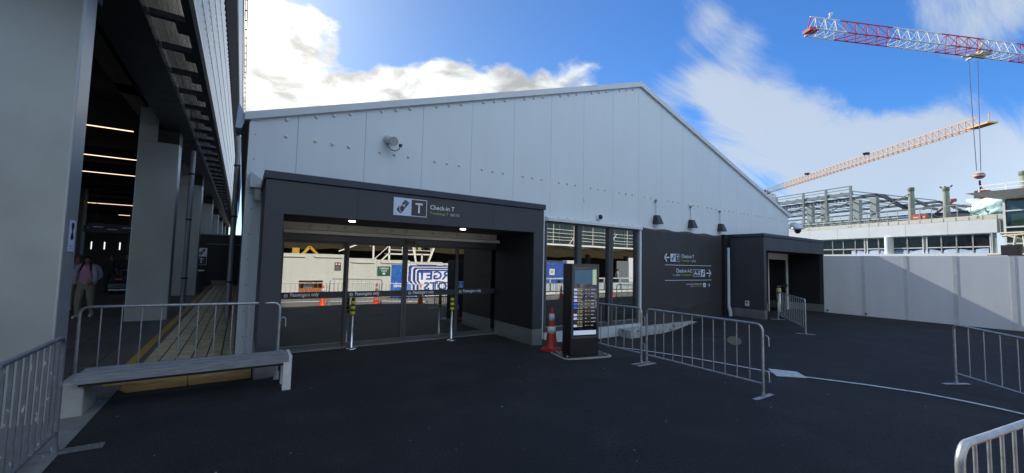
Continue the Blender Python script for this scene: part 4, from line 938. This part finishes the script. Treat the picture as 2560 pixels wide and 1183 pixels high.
t_ = thing('display_box', 'dark boxed display hanging on cream brackets at the right edge', 'display', WM(tw) @ Vector((-3.28, 6.0, 3.75)), R(74))
MB().box(-.5, .5, -.3, .3, -.42, .42).build('box', mat('display_brown', (.03, .022, .018), .4), t_, world=False); MB().box(-.47, .47, .301, .31, -.39, .39).build('screen', mat('display_screen', (.02, .012, .01), .15), t_, world=False)

# ================================================================ CRANES
def jib(root, A, B, secs, w, h, step, tr, chord):
    """triangular lattice boom from A to B; secs = [(t0, t1, material)], each section its own part"""
    A = Vector(A); B = Vector(B); d = (B-A); Lg = d.length; d.normalize(); sd = Vector((-d.y, d.x, 0)).normalized(); up = Vector((0, 0, 1))
    for t0, t1, mt in secs:
        n = max(1, round((t1-t0)*Lg/step)); b = MB()
        P_ = lambda t, k: A + d*(t*Lg) + (sd*(w/2) if k == 0 else -sd*(w/2) if k == 1 else up*h)
        for k in range(3): b.tube([P_(t0, k), P_(t1, k)], chord, 5)
        for i in range(n):
            u0 = t0+(t1-t0)*i/n; u1 = t0+(t1-t0)*(i+1)/n; um = (u0+u1)/2
            for k in (0, 1): b.tube([P_(u0, k), P_(um, 2)], tr, 4); b.tube([P_(um, 2), P_(u1, k)], tr, 4)
            b.tube([P_(u0, 0), P_(u1, 1)], tr, 4); b.tube([P_(u0, 0), P_(u0, 1)], tr, 4)
        b.build('jib_section', mt, root)
cred, cwht, cyel, cgry = mat('crane_red', (.42, .03, .045), .5), mat('crane_white', (.66, .66, .64), .5), mat('crane_yellow', (.76, .38, .10), .5), mat('crane_grey', (.30, .31, .30), .5)
c1 = thing('red_white_tower_crane', 'red and white lattice crane jib crossing the top right sky', 'crane', (150, -19, 0))
A, B = Vector((62.9, 21.6, 34)), Vector((150, -19.5, 34)); Lg = (B-A).length
bd_ = [0, 4.7, 13.4, 21.7, 29.2, 35.3] + [35.3+9*i for i in range(1, 7)] ; bd_[-1] = Lg
jib(c1, A, B, [(a/Lg, c/Lg, cwht if i % 2 == 0 else cred) for i, (a, c) in enumerate(zip(bd_, bd_[1:]))], 1.9, 2.25, 1.72, .048, .085)
b = MB(); b.bar(A+Vector((-.6, .3, .2)), A+Vector((.8, -.4, .4)), 1.2, .4); b.tube([A+Vector((-.4, .2, .5)), A+Vector((.2, 0, 2.2))], .07, 6); b.build('jib_tip', cred, c1)
MB().tube([A+Vector((2.6, -1.2, 2.2)), A+Vector((3.0, -1.4, 3.0))], .12, 6).lathe([(.0001, 0), (.24, .12), (.24, .35), (.0001, .45)], A+Vector((3.0, -1.4, 2.8)), 8).build('beacon', cwht, c1)
b = MB(); b.tube([(150, -19, 0), (150, -19, 42)], .9, 4); b.build('mast', cred, c1)
tr_ = Vector((88.2, 9.85, 33.6)); b = MB(); b.bar(tr_+Vector((-1.4, .6, 0)), tr_+Vector((1.6, -.7, 0)), .35, .3); b.bar(tr_+Vector((-1.0, 1.2, .2)), tr_+Vector((1.2, -1.4, .2)), .3, .3); b.bar(tr_+Vector((.9, 1.0, .1)), tr_+Vector((-.9, -.9, .1)), .25, .25); b.bar(tr_+Vector((.2, -.1, .2)), tr_+Vector((1.4, -.6, 2.2)), .3, .3)
b.build('trolley', mat('trolley_cream', (.45, .40, .30), .6), c1)
hk = Vector((88.7, 10.1, 15.9))
for q0, q1 in (((87.9, 10.5, 33.4), (88.25, 10.3, 16.6)), ((89.5, 9.8, 33.4), (89.2, 10.0, 16.6))): MB().tube([q0, q1], .045, 5).build('rope', mat('rope_grey', (.09, .12, .18), .5), c1)
b = MB()
ang = math.atan2(88.7, 10.1)
for k in range(7):
    a0, a1 = -90+k*180/7, -90+(k+1)*180/7
    b.lathe([(max(.0001, .62*math.cos(R(a0))), .5*math.sin(R(a0))), (max(.0001, .62*math.cos(R(a1))), .5*math.sin(R(a1)))], hk, 16, k % 2)
b.build('hook_block', [mat('hook_red', (.40, .10, .08), .5), mat('hook_cream', (.55, .45, .36), .5)], c1)
MB().tube([hk+Vector((0, 0, -.7)), hk+Vector((0, 0, -1.3)), hk+Vector((.25, -.1, -1.6)), hk+Vector((0, 0, -1.95)), hk+Vector((-.25, .1, -1.7))], .11, 8).build('hook', dark, c1)
ld_ = thing('crane_load', 'grey crate load with an orange panel hanging under the crane hook', 'crane load', (89.3, 8.4, 12.6))
q = MB(); q.bar((89.0, 10.8, 13.1), (90.2, 6.4, 12.7), .5, 1.3); q.build('crate', mat('crate_grey', (.30, .30, .31), .6), ld_)
q = MB(); q.bar((88.75, 10.2, 13.05), (88.98, 9.2, 13.0), .1, 1.4); q.build('orange_panel', mat('panel_orange', (.62, .11, .05), .5), ld_)
for y in (10.4, 9.6): MB().tube([hk+Vector((0, 0, -1.7)), (88.9, y, 13.7)], .04, 5).build('sling', dark, ld_)
c2 = thing('yellow_tower_crane', 'yellow lattice crane jib reaching up right from behind the marquee', 'crane', (142, 62.8, 0))
A, B = Vector((100.7, 11.5, 26)), Vector((142.1, 62.8, 26)); Lg = (B-A).length
bb = [0, .09, .24, .39, .54, .69, .83, .87, 1]
jib(c2, A, B, [(a, c, cyel if c < .86 else cgry) for a, c in zip(bb, bb[1:])], 1.5, 1.65, 1.25, .038, .07)
MB().bar(A+Vector((-1.5, -1.9, 0)), A+Vector((.4, .5, 0)), 1.6, .25).tube([A+Vector((-1.2, -1.5, 0)), A+Vector((-1.2, -1.5, 1.9))], .06, 6).build('jib_tip', cyel, c2)
b = MB(); b.tube([(142, 62.8, 0), (142, 62.8, 27)], 1.0, 4); b.build('mast', cgry, c2)
MB().box(139.5, 141.5, 59, 61.2, 22.6, 25.4).build('cab', cwht, c2)
MB().box(140.6, 143.5, 61.6, 64.2, 25.4, 27.0).build('slewing_ring', dark, c2)
for x, y in ((128, 45.5), (115, 29.5)): MB().box(x-.5, x+.5, y-.5, y+.5, 27.6, 28.0).build('walkway_box', dark, c2)

# ================================================================ BEHIND THE CAMERA: what the glass mirrors
hw = thing('cream_site_wall', 'cream painted site wall with stepped top mirrored in the glass doors', 'wall', (5, -6.3, -.4))
for x0, x1, z1 in ((-12, -4, 2.3), (-4, .8, 2.15), (.8, 4.85, 1.97), (4.85, 6.5, 1.80), (6.5, 8.5, 1.74), (8.5, 10.6, 1.66), (10.6, 12.9, 1.60)):
    MB().box(x0, x1-.01, -6.34, -6.22, (.56 if x0 == .8 else -.45), z1).build('panel', hoardc, hw)
MB().box(.8, 2.55, -6.34, -6.22, -.45, .56).build('panel', hoardc, hw); MB().box(3.72, 4.84, -6.34, -6.22, -.45, .56).build('panel', hoardc, hw)
for x0, x1, z in ((-3.5, -.6, 2.0), (-.3, 2.77, 1.80), (3.2, 4.62, 1.80), (5.05, 6.34, 1.56), (6.7, 8.0, 1.56), (8.9, 10.2, 1.50), (10.7, 12.2, 1.46)):
    MB().tube([(x0, -6.19, z+.06), (x0+.08, -6.17, z), (x1, -6.17, z)], .035, 8).build('cap_rail', hoardc, hw)
for i in range(9): MB().box(4.1+i*.42, 4.108+i*.42, -6.218, -6.2165, .2+.25*(i % 3), .75+.4*((i*7) % 3)).build('drip_mark', whitep, hw)
t_ = thing('orange_container', 'orange brown ribbed container with a white plate mirrored in the leftmost door', 'container', (3.15, -7.2, -.45))
b = MB(); b.box(2.2, 4.1, -8.2, -6.9, -.45, .48)
for i in range(10): b.box(2.25+i*.19, 2.34+i*.19, -6.9, -6.86, -.4, .40)
b.build('shell', mat('container_orange', (.42, .12, .03), .6), t_); MB().box(2.85, 3.3, -6.855, -6.85, .12, .30).build('plate', signw, t_)
t_ = thing('assembly_sign', 'dark green assembly point sign mirrored in the left sliding door', 'sign', (6.92, -6.2, 1.07))
MB().box(6.54, 7.30, -6.215, -6.20, .80, 1.36).build('panel', mat('assembly_green', (.01, .09, .055), .5), t_)
text('ASSEMBLY', .56, .10, (7.20, -6.198, 1.19), signw, t_, facing='+Y', bold=.01); text('POINT', .34, .10, (7.09, -6.198, 1.04), signw, t_, facing='+Y', bold=.01)
MB().prism([(6.82, .93), (7.02, .93), (6.98, .99), (6.86, .99)], -6.199, -6.197).prism([(6.86, .88), (6.98, .88), (6.98, .915), (6.86, .915)], -6.199, -6.197).build('symbol', signw, t_)
t_ = thing('prohibition_notice', 'small black notice with two red rings mirrored in the leftmost door', 'notice', (4.42, -6.2, 1.3))
MB().box(4.26, 4.59, -6.215, -6.20, 1.08, 1.52).build('panel', mat('notice_black', (.03, .03, .03), .5), t_)
for x in (4.345, 4.505):
    MB().lathe([(.062, 0), (.062, .003)], (x, -6.197, 1.425), 18, 0, 'Y').build('disc', signw, t_)
    MB().tube([(x+.055*math.cos(a), -6.194, 1.425+.055*math.sin(a)) for a in lin(0, 2*math.pi, 16)], .011, 5).build('ring', mat('ring_red', (.5, .02, .02), .5), t_)
b = MB()
for k in range(5): b.box(4.30, 4.55-.03*(k % 2), -6.199, -6.196, 1.30-k*.045, 1.315-k*.045)
b.build('fine_print', mat('print_grey', (.3, .3, .3), .5), t_)
t_ = thing('blue_banner', 'blue printed banner with white lettering mirrored beside the assembly sign', 'banner', (7.75, -6.2, .5))
MB().box(7.36, 8.2, -6.215, -6.20, -.45, 1.46).build('cloth', mat('banner_blue', (.02, .12, .45), .5, var=.35, vscale=3, blotch=((.10, .25, .60), 4, .6, .64)), t_)
text('naxeo', .62, .16, (8.12, -6.198, .12), signw, t_, facing='+Y', bold=.02)
bn = thing('slogan_banner', 'blue and white outlined slogan banner mirrored in the sliding doors', 'banner', (10.3, -6.2, .5))
bx0, bx1 = 8.24, 13.0
MB().box(bx0, bx1, -6.215, -6.205, -.45, 1.50).build('cloth', mat('banner_sky', (.10, .26, .62), .5), bn)
stair = lambda x: [(x, 1.50), (x, .50), (x+.28, .25), (x+.28, -.02), (x+.62, -.45)]
cols_ = [signw, navy, royal, signw, royal, navy, signw, royal, navy, signw]
xs_ = [8.32, 8.40, 8.47, 8.58, 8.68, 8.76, 8.84, 8.93, 9.0, 9.07]
for i, (x, c_) in enumerate(zip(xs_, cols_)):
    tz = 1.50 - .045*i
    poly = [(x, tz-.10 if i else tz), (x+.10, tz), (bx1, tz), (bx1, -.45), (x+.62-.02*i, -.45), (x+.30-.01*i, -.05), (x+.30-.01*i, .22), (x, .50)]
    MB().prism(poly, -6.204+i*.0012, -6.2035+i*.0012).build('outline_band', c_, bn)
text('FORGET', 3.2, .55, (12.2, -6.190, .55), royal, bn, facing='+Y', bold=.03); text('ROOTS', 2.7, .52, (12.1, -6.190, -.10), royal, bn, facing='+Y', bold=.03)
# steel access platform behind the wall
pf = thing('access_platform', 'white steel stair platform above the wall mirrored in the doors', 'platform', (9.3, -9, 0))
for x in (7.02, 8.03, 10.3): MB().bar((x, -9, -.45), (x, -9, 2.75 if x < 10 else 2.15), .10, .10, up=(0, 1, 0)).build('post', cream, pf)
MB().bar((9.95, -9, 1.3), (9.50, -9, 3.2), .12, .12, up=(0, 1, 0)).build('raking_post', cream, pf); MB().bar((10.65, -9, 1.3), (11.35, -9, 3.2), .12, .12, up=(0, 1, 0)).build('raking_post', cream, pf)
MB().box(8.0, 10.95, -9.9, -8.95, 2.10, 2.18).build('deck', cream, pf)
for z in (2.4, 2.65): MB().bar((8.0, -8.97, z), (10.95, -8.97, z), .035, .035).build('rail', cream, pf)
for x in (8.9, 9.8, 10.93): MB().bar((x, -8.97, 2.15), (x, -8.97, 2.66), .03, .03, up=(0, 1, 0)).build('baluster', cream, pf)
for dz in (0, .5): MB().bar((8.0, -9, 2.15+dz), (6.3, -9, .5+dz), .05, .08 if not dz else .04).build('stringer', cream, pf)
MB().box(9.98, 10.2, -8.95, -8.94, 2.45, 2.60).build('notice', mat('notice_yellow', (.5, .48, .14), .5), pf)
MB().bar((6.9, -9.2, 3.0), (5.0, -9.2, 2.2), .07, .07).bar((6.9, -9.2, 2.6), (5.6, -9.2, 3.3), .06, .06).build('strut', cream, pf)
t_ = thing('excavator', 'yellow excavator arm above the wall mirrored in the leftmost door', 'excavator', (3.1, -10.8, -.4))
ey = mat('machine_yellow', (.55, .30, .03), .5)
MB().box(2.3, 4.2, -11.6, -10.4, .5, 1.9).build('body', ey, t_, bevel=.05); MB().bar((2.75, -10.6, 1.6), (2.75, -10.6, 2.35), .38, .35, up=(0, 1, 0)).build('cab', ey, t_)
b = MB(); b.bar((3.0, -10.5, 1.8), (3.5, -10.5, 2.45), .16, .2, up=(0, 1, 0)).bar((3.5, -10.5, 2.45), (3.95, -10.5, 2.0), .14, .2, up=(0, 1, 0)); b.build('arm', ey, t_)
MB().box(2.2, 4.3, -11.7, -10.3, -.4, .45).build('tracks', rubber, t_, bevel=.1)
# forecourt roof on steel, dark below, glazed office above
fr = thing('forecourt_roof', 'wide fabric-lined forecourt roof with a glazed floor above, mirrored in the glass', 'building', (20, -20, -.4))
fab = mat('fabric_ochre', (.26, .21, .13), .7, var=.3, vscale=.6, blotch=((.12, .09, .05), .9, .5, .62))
_t = fab.node_tree; _tl = _t.nodes.new('ShaderNodeBsdfTranslucent'); _tl.inputs[0].default_value = (.32, .26, .15, 1); _mx = _t.nodes.new('ShaderNodeMixShader'); _mx.inputs[0].default_value = .22
_t.links.new(_t.nodes['Principled BSDF'].outputs[0], _mx.inputs[1]); _t.links.new(_tl.outputs[0], _mx.inputs[2]); _t.links.new(_mx.outputs[0], _t.nodes['Material Output'].inputs[0])
b = MB(); vs = []; nx_ = 160; ys_ = lin(-16.2, -30, 10)
for j, y in enumerate(ys_):
    for i in range(nx_+1):
        x = -30 + 120*i/nx_; vs.append((x, y, 3.62 - .058*(abs(y)-16.2) - .22*abs(math.sin(x*.55+(abs(y)-16)*.12))))
b.add(vs, [(j*(nx_+1)+i, j*(nx_+1)+i+1, (j+1)*(nx_+1)+i+1, (j+1)*(nx_+1)+i) for j in range(len(ys_)-1) for i in range(nx_)], 0, True); b.build('fabric_soffit', fab, fr)
MB().box(-30, 90, -16.4, -16.1, 3.68, 3.86).build('roof_deck', cream, fr)
for z in (4.3, 4.62, 5.05, 5.45): MB().bar((-30, -16.2, z), (90, -16.2, z), .04, .045).build('rail', cream, fr)
for i in range(40): MB().bar((-29+i*3, -16.2, 3.9), (-29+i*3, -16.2, 6.2), .05, .05, up=(0, 1, 0)).build('rail_post', cream, fr)
for i in range(18): MB().bar((-28+i*6.5, -16.3, 3.95), (-25.5+i*6.5, -17.5, 5.6), .06, .06).build('brace', cream, fr)
b = MB(); b.box(-30, 90, -31.0, -30.5, 3.9, 18); b.build('upper_glazing', mat('office_glass', (.03, .045, .05), .15, var=.4, vscale=.3), fr)
for i in range(48): MB().box(-29+i*2.5, -28.85+i*2.5, -30.5, -30.38, 3.9, 18).build('mullion', mat('office_mullion', (.10, .12, .12), .5), fr)
b = MB(); b.box(-30, 90, -30.3, -30, -.5, 3.6); b.build('back_wall', mat('forecourt_back', (.03, .028, .026), .8), fr)
for i in range(14): MB().box(-24+i*8, -23.5+i*8, -23.6, -23.1, -.5, 3.4).build('column', mat('forecourt_column', (.13, .12, .10), .6), fr)
for x in (2, 5.2, 9.5, 13): MB().bar((x, -16.5, 3.1), (x+2.6, -22, 2.8), .08, .1).build('roof_strut', cream, fr)
# blue mesh site fence and white units
bf = thing('blue_mesh_fence', 'blue mesh-clad site fence with a white notice mirrored in the tall windows', 'fence', (22.8, -9.4, -.45))
for x0, x1 in ((19.0, 21.45), (21.55, 23.95)):
    MB().box(x0, x1, -9.44, -9.42, -.2, 1.88).build('mesh_cloth', mat('cloth_blue', (.03, .10, .42), .6, var=.5, vscale=2, stretch=(8, 1, 1), blotch=((.45, .52, .65), 3.5, .66, .68)), bf)
    b = MB().tube([(x0, -9.40, -.42), (x0, -9.40, 1.94), (x1, -9.40, 1.94), (x1, -9.40, -.42)], .025, 6)
    for i in range(20): b.tube([(x0+.12*(i+1), -9.405, -.2), (x0+.12*(i+1), -9.405, 1.92)], .005, 4)
    b.build('fence_frame', galv, bf)
MB().box(22.0, 22.55, -9.40, -9.39, .75, 1.25).build('notice', signw, bf)
b = MB()
for k in range(3): b.box(22.1, 22.45, -9.385, -9.38, .9+k*.09, .94+k*.09)
b.build('notice_print', black, bf)
t_ = thing('white_cabinet', 'white boxy cabinet end mirrored above the information screen', 'cabinet', (24.5, -9.6, -.4))
MB().box(23.95, 25.1, -10.0, -9.4, -.4, 2.02).build('body', wwhite, t_, bevel=.02); MB().box(24.0, 25.05, -9.397, -9.39, 1.70, 1.74).build('door_gap', rubber, t_)
t_ = thing('white_hoarding_panel', 'tall white panel with a ribbed wing mirrored in the right window', 'panel', (32.6, -9.4, -.4))
MB().box(32.2, 34.2, -9.5, -9.4, -.4, 2.45).build('panel', hoardw, t_); b = MB()
for i in range(12): b.box(30.5+i*.14, 30.6+i*.14, -9.55, -9.45, -.4, 2.1)
b.build('ribbed_wing', mat('ribbed_grey', (.22, .24, .25), .5), t_)
b = MB(); b.box(13, 60, -4.86, -4.70, -.45, -.30) ; tag(b.build('kerb', whitep), kind='structure')
b = MB(); b.box(14, 40, -7.0, -6.9, -.42, .15).box(14, 40, -6.98, -6.92, .5, .6)
for i in range(14): b.box(14+i*2, 14.1+i*2, -7.0, -6.9, -.42, .6)
tag(b.build('guard_rail', mat('guard_pale', (.45, .52, .56), .5)), 'low pale guard rail mirrored across the tall windows', 'guard rail')

# things dimly visible inside the marquee
for i, (x, y, lb) in enumerate([(5.6, 10.6, 'nearest'), (6.3, 13.0, 'middle'), (7.0, 14.2, 'farthest'), (4.95, 10.2, 'by the accessibility sticker')]):
    t_ = thing('queue_stanchion', 'chrome queue stanchion behind the right glass panel, ' + lb, 'stanchion', (x, y, .0), 0, 'queue stanchions inside the marquee')
    MB().lathe([(.17, 0), (.17, .012), (.06, .03), (.025, .05), (.025, .92), (.035, .93), (.035, 1.0), (.0001, 1.0)], (0, 0, 0), 18).build('post', MATS['polished_steel'], t_, world=False)
    MB().box(-.02, .02, -.04, .04, .93, .985).build('belt_cassette', black, t_, world=False)

# ================================================================ PEOPLE
skinm = mat('skin', (.30, .17, .12), .55, var=.05)
def person(label, loc, rz, mats, pose, H=1.68, hair=None, girth=1., hairlen=.0, group=None):
    """mats: top, legs, shoes, sleeves. pose: dict of joints in metres for a 1.68 m figure, facing -Y"""
    t = thing('person', label, 'person', loc, rz, group)
    g = girth
    J = {'pel': (0, 0, .92, .135*g, .10*g), 'wai': (0, 0, 1.06, .125*g, .095*g), 'che': (0, 0, 1.26, .145*g, .10*g), 'nb': (0, .01, 1.40, .085, .07), 'nk': (0, .0, 1.455, .048, .05), 'hd': (0, -.01, 1.555, .072, .088), 'tp': (0, -.005, 1.625, .062, .075)}
    for s, k in ((-1, 'L'), (1, 'R')):
        J['hip'+k] = (s*.09, 0, .86, .095*g, .098*g); J['kn'+k] = (s*.10, -.01, .48, .062*g, .066*g); J['an'+k] = (s*.10, .01, .09, .045, .048); J['to'+k] = (s*.12, -.15, .035, .042, .03)
        J['sh'+k] = (s*.18*g**.5, .01, 1.37, .06*g, .06*g); J['el'+k] = (s*.245*g**.5, .02, 1.10, .045*g, .047*g); J['wr'+k] = (s*.25, -.06, .88, .030, .030); J['pa'+k] = (s*.25, -.09, .80, .036, .022)
        for i, (dx, l_) in enumerate(((-.027, .052), (-.009, .062), (.010, .056), (.027, .045))):
            J['fb%d' % i+k] = (s*.25, -.105+dx*.9, .765, .0095, .0095); J['ft%d' % i+k] = (s*.245, -.115+dx, .765-l_, .008, .008)
        J['tm'+k] = (s*.235, -.135, .80, .0105, .0105); J['tt'+k] = (s*.23, -.155, .765, .009, .009)
    J['ns'] = (0, -.098, 1.548, .014, .018)
    for k, v in pose.items():
        if k in J: J[k] = tuple(v)+J[k][3:]
    for s, k in ((-1, 'L'), (1, 'R')):     # fingers follow the palm
        base = Vector((s*.25, -.09, .80)); dl = Vector(J['pa'+k][:3]) - base
        for q in list(J):
            if q.endswith(k) and q[:2] in ('fb', 'ft', 'tm', 'tt'): J[q] = tuple(Vector(J[q][:3])+dl)+J[q][3:]
    E_ = [('pel', 'wai', 0), ('wai', 'che', 0), ('che', 'nb', 0), ('nb', 'nk', 4), ('nk', 'hd', 4), ('hd', 'tp', 4), ('hd', 'ns', 4)]
    for k in 'LR':
        E_ += [('pel', 'hip'+k, 1), ('hip'+k, 'kn'+k, 1), ('kn'+k, 'an'+k, 1), ('an'+k, 'to'+k, 2), ('nb', 'sh'+k, 0), ('sh'+k, 'el'+k, 3), ('el'+k, 'wr'+k, 3), ('wr'+k, 'pa'+k, 4)]
        for i in range(4): E_ += [('pa'+k, 'fb%d' % i+k, 4), ('fb%d' % i+k, 'ft%d' % i+k, 4)]
        E_ += [('pa'+k, 'tm'+k, 4), ('tm'+k, 'tt'+k, 4)]
    names = list(J); idx = {n_: i for i, n_ in enumerate(names)}; sc = H/1.68
    me = bpy.data.meshes.new('body'); me.from_pydata([[c*sc for c in J[n_][:3]] for n_ in names], [(idx[a], idx[c]) for a, c, _ in E_], [])
    o = bpy.data.objects.new('body', me); COL.objects.link(o); sk = o.modifiers.new('skin', 'SKIN'); su = o.modifiers.new('sub', 'SUBSURF'); su.levels = 2; su.render_levels = 2
    for i, n_ in enumerate(names): me.skin_vertices[0].data[i].radius = (J[n_][3]*sc, J[n_][4]*sc)
    for i in range(len(names)): me.skin_vertices[0].data[i].use_root = (i == idx['pel'])
    bpy.context.view_layer.update()
    ev = bpy.data.meshes.new_from_object(o.evaluated_get(bpy.context.evaluated_depsgraph_get())); bpy.data.objects.remove(o)
    segs = [(Vector(J[a][:3])*sc, Vector(J[c][:3])*sc, mi) for a, c, mi in E_]
    ev.materials.clear()
    for mm in list(mats)+[skinm]: ev.materials.append(mm)
    for p in ev.polygons:
        c = p.center; best = min(segs, key=lambda s_: (c - (s_[0] + (s_[1]-s_[0])*max(0, min(1, (c-s_[0]).dot(s_[1]-s_[0])/max(1e-9, (s_[1]-s_[0]).length_squared))))).length)
        p.material_index = best[2]; p.use_smooth = True
        if best[2] in (0,) and c.z < .90*sc: p.material_index = 1
    bo = bpy.data.objects.new('body', ev); COL.objects.link(bo); bo.parent = t
    hm = hair or mat('hair_dark', (.015, .010, .008), .6); h = Vector(J['hd'][:3])*sc
    bm = bmesh.new(); bmesh.ops.create_icosphere(bm, subdivisions=3, radius=1)
    for v in list(bm.verts):
        c = v.co.copy(); v.co = Vector((c.x*.088, .012+c.y*.105, .03+c.z*.105))*sc + h
    kill = [v for v in bm.verts if (v.co-h).y < -.045*sc and (v.co-h).z < .055*sc or (v.co-h).z < -.05*sc]
    bmesh.ops.delete(bm, geom=kill, context='VERTS'); hme = bpy.data.meshes.new('hair'); bm.to_mesh(hme); bm.free(); hme.materials.append(hm)
    for q in hme.polygons: q.use_smooth = True
    ho_ = bpy.data.objects.new('hair', hme); COL.objects.link(ho_); ho_.parent = t
    if hairlen:
        MB().tube([(-.06, -.03, 1.50), (-.085, -.06, 1.42), (-.10, -.09, 1.33), (-.11, -.10, 1.28)], [.03, .032, .024, .012], 8).tube([(.06, -.03, 1.50), (.085, -.06, 1.42), (.10, -.09, 1.33), (.115, -.10, 1.25)], [.03, .032, .024, .012], 8).build('plait', hm, t, world=False)
    for s in (-1, 1):
        MB().lathe([(.0001, 0), (.009, .003), (.009, .006), (.0001, .008)], (s*.028*sc, (J['hd'][1]-.083)*sc, (J['hd'][2]+.008)*sc), 8, 0, 'Y').build('eye', black, t, world=False)
        MB().lathe([(.0001, -.01), (.02, -.005), (.026, .0), (.02, .006), (.0001, .01)], (s*.078*sc, (J['hd'][1]+.012)*sc, (J['hd'][2]-.005)*sc), 8, 0, 'X').build('ear', skinm, t, world=False)
    MB().box(-.022, .022, (J['hd'][1]-.087)*sc, (J['hd'][1]-.080)*sc, (J['hd'][2]-.048)*sc, (J['hd'][2]-.041)*sc).build('mouth', mat('lips', (.22, .07, .06), .5), t, world=False)
    return t
C_ = lambda n_, c: mat(n_, c, .8, var=.15, vscale=8)
pink, khaki, grey_j, whites, drk, gr2 = C_('pink_shirt', (.48, .22, .34)), C_('khaki_trousers', (.22, .20, .16)), C_('grey_cardigan', (.32, .34, .40)), C_('pale_shoes', (.55, .52, .46)), C_('dark_clothes', (.02, .02, .026)), C_('blue_grey_clothes', (.16, .20, .28))
w_ = person('woman in a pink shirt, grey cardigan and khaki trousers walking under the terminal', (-3.45, 15.5, .006), R(-12), (pink, khaki, whites, grey_j),
    {'knL': (-.12, -.06, .48), 'anL': (-.13, -.02, .09), 'toL': (-.15, -.18, .035), 'knR': (.10, .02, .48), 'anR': (.09, .16, .11), 'toR': (.10, .02, .035),
     'elR': (.27, .03, 1.12), 'wrR': (.20, -.14, .98), 'paR': (.14, -.18, .95), 'elL': (-.27, .03, 1.10)}, H=1.70, girth=1.22, hairlen=1)
MB().tube([(-.13, .02, 1.42), (-.19, -.09, 1.30), (-.22, -.09, 1.10), (-.20, -.08, .93)], [.05, .055, .055, .04], 10).tube([(.13, .02, 1.42), (.19, -.09, 1.30), (.22, -.09, 1.10), (.20, -.08, .93)], [.05, .055, .055, .04], 10).build('cardigan_front', grey_j, w_, world=False)
MB().box(-.15, .15, .12, .26, 1.05, 1.45).build('backpack', drk, w_, world=False, bevel=.04)
person('traveller in light clothes half hidden behind the woman', (-4.05, 17.3, .006), R(-10), (gr2, khaki, whites, gr2), {}, H=1.70, hair=mat('hair_brown', (.10, .06, .035), .6))
tm = person('man in black pushing a loaded luggage trolley under the terminal', (-4.35, 25.2, .006), R(-10), (drk, drk, drk, drk), {'wrL': (-.2, -.35, 1.0), 'paL': (-.2, -.43, .99), 'wrR': (.2, -.35, 1.0), 'paR': (.2, -.43, .99), 'elL': (-.25, -.1, 1.12), 'elR': (.25, -.1, 1.12)}, H=1.78, girth=1.2)
person('traveller in black beside the luggage trolley', (-4.95, 25.6, .006), R(5), (drk, drk, drk, drk), {}, H=1.72, girth=1.15)
person('distant traveller in a blue grey top near the far columns', (-4.6, 31.5, .006), R(160), (gr2, drk, whites, gr2), {}, H=1.72)
t_ = thing('luggage_trolley', 'luggage trolley stacked with dark cases under the terminal roof', 'trolley', (-4.3, 24.5, .006), R(-10))
MB().box(-.3, .3, -.5, .45, .16, .20).build('deck', alu, t_, world=False); MB().tube([(-.28, .45, .18), (-.28, .5, 1.0), (.28, .5, 1.0), (.28, .45, .18)], .018, 8).build('handle', alu, t_, world=False)
for x, y in ((-.25, -.4), (.25, -.4), (-.25, .35), (.25, .35)): MB().lathe([(.0001, -.02), (.075, -.02), (.075, .02), (.0001, .02)], (x, y, .08), 12, 0, 'X').build('wheel', rubber, t_, world=False)
sc1 = thing('suitcase', 'black suitcase lying lowest on the luggage trolley', 'suitcase', (-4.3, 24.5, .21), R(-10)); MB().box(-.38, .38, -.45, .3, 0, .28).build('shell', black, sc1, world=False, bevel=.04); MB().tube([(-.1, -.46, .14), (-.1, -.49, .14), (.1, -.49, .14), (.1, -.46, .14)], .012, 6).build('handle', rubber, sc1, world=False)
sc2 = thing('suitcase', 'dark suitcase with a small red tag on top of the trolley', 'suitcase', (-4.3, 24.5, .50), R(-10)); MB().box(-.34, .34, -.40, .25, 0, .30).build('shell', drk, sc2, world=False, bevel=.04); MB().box(-.12, .10, -.41, -.402, .12, .17).build('tag', mat('red_tag', (.6, .08, .06), .5), sc2, world=False)
p_ = person('person with a large black backpack mirrored beside the blue fence', (22.9, -7.9, -.4), R(200), (drk, drk, drk, drk), {}, H=1.72, girth=1.1)
MB().box(-.17, .17, .10, .32, 1.02, 1.50).build('backpack', black, p_, world=False, bevel=.05)
person('walking person in a white top and dark trousers mirrored in the right window', (29.6, -8.6, -.4), R(120), (whites, drk, whites, whites),
    {'knL': (-.10, -.14, .50), 'anL': (-.10, -.20, .11), 'toL': (-.11, -.35, .05), 'knR': (.10, .06, .48), 'anR': (.10, .24, .12), 'toR': (.10, .12, .035), 'elL': (-.24, .12, 1.12), 'wrL': (-.24, .02, .92), 'paL': (-.24, -.02, .85)}, H=1.74)
person('person in dark clothes standing mirrored right of the information screen', (26.5, -8.3, -.4), R(170), (drk, drk, drk, drk), {}, H=1.76)
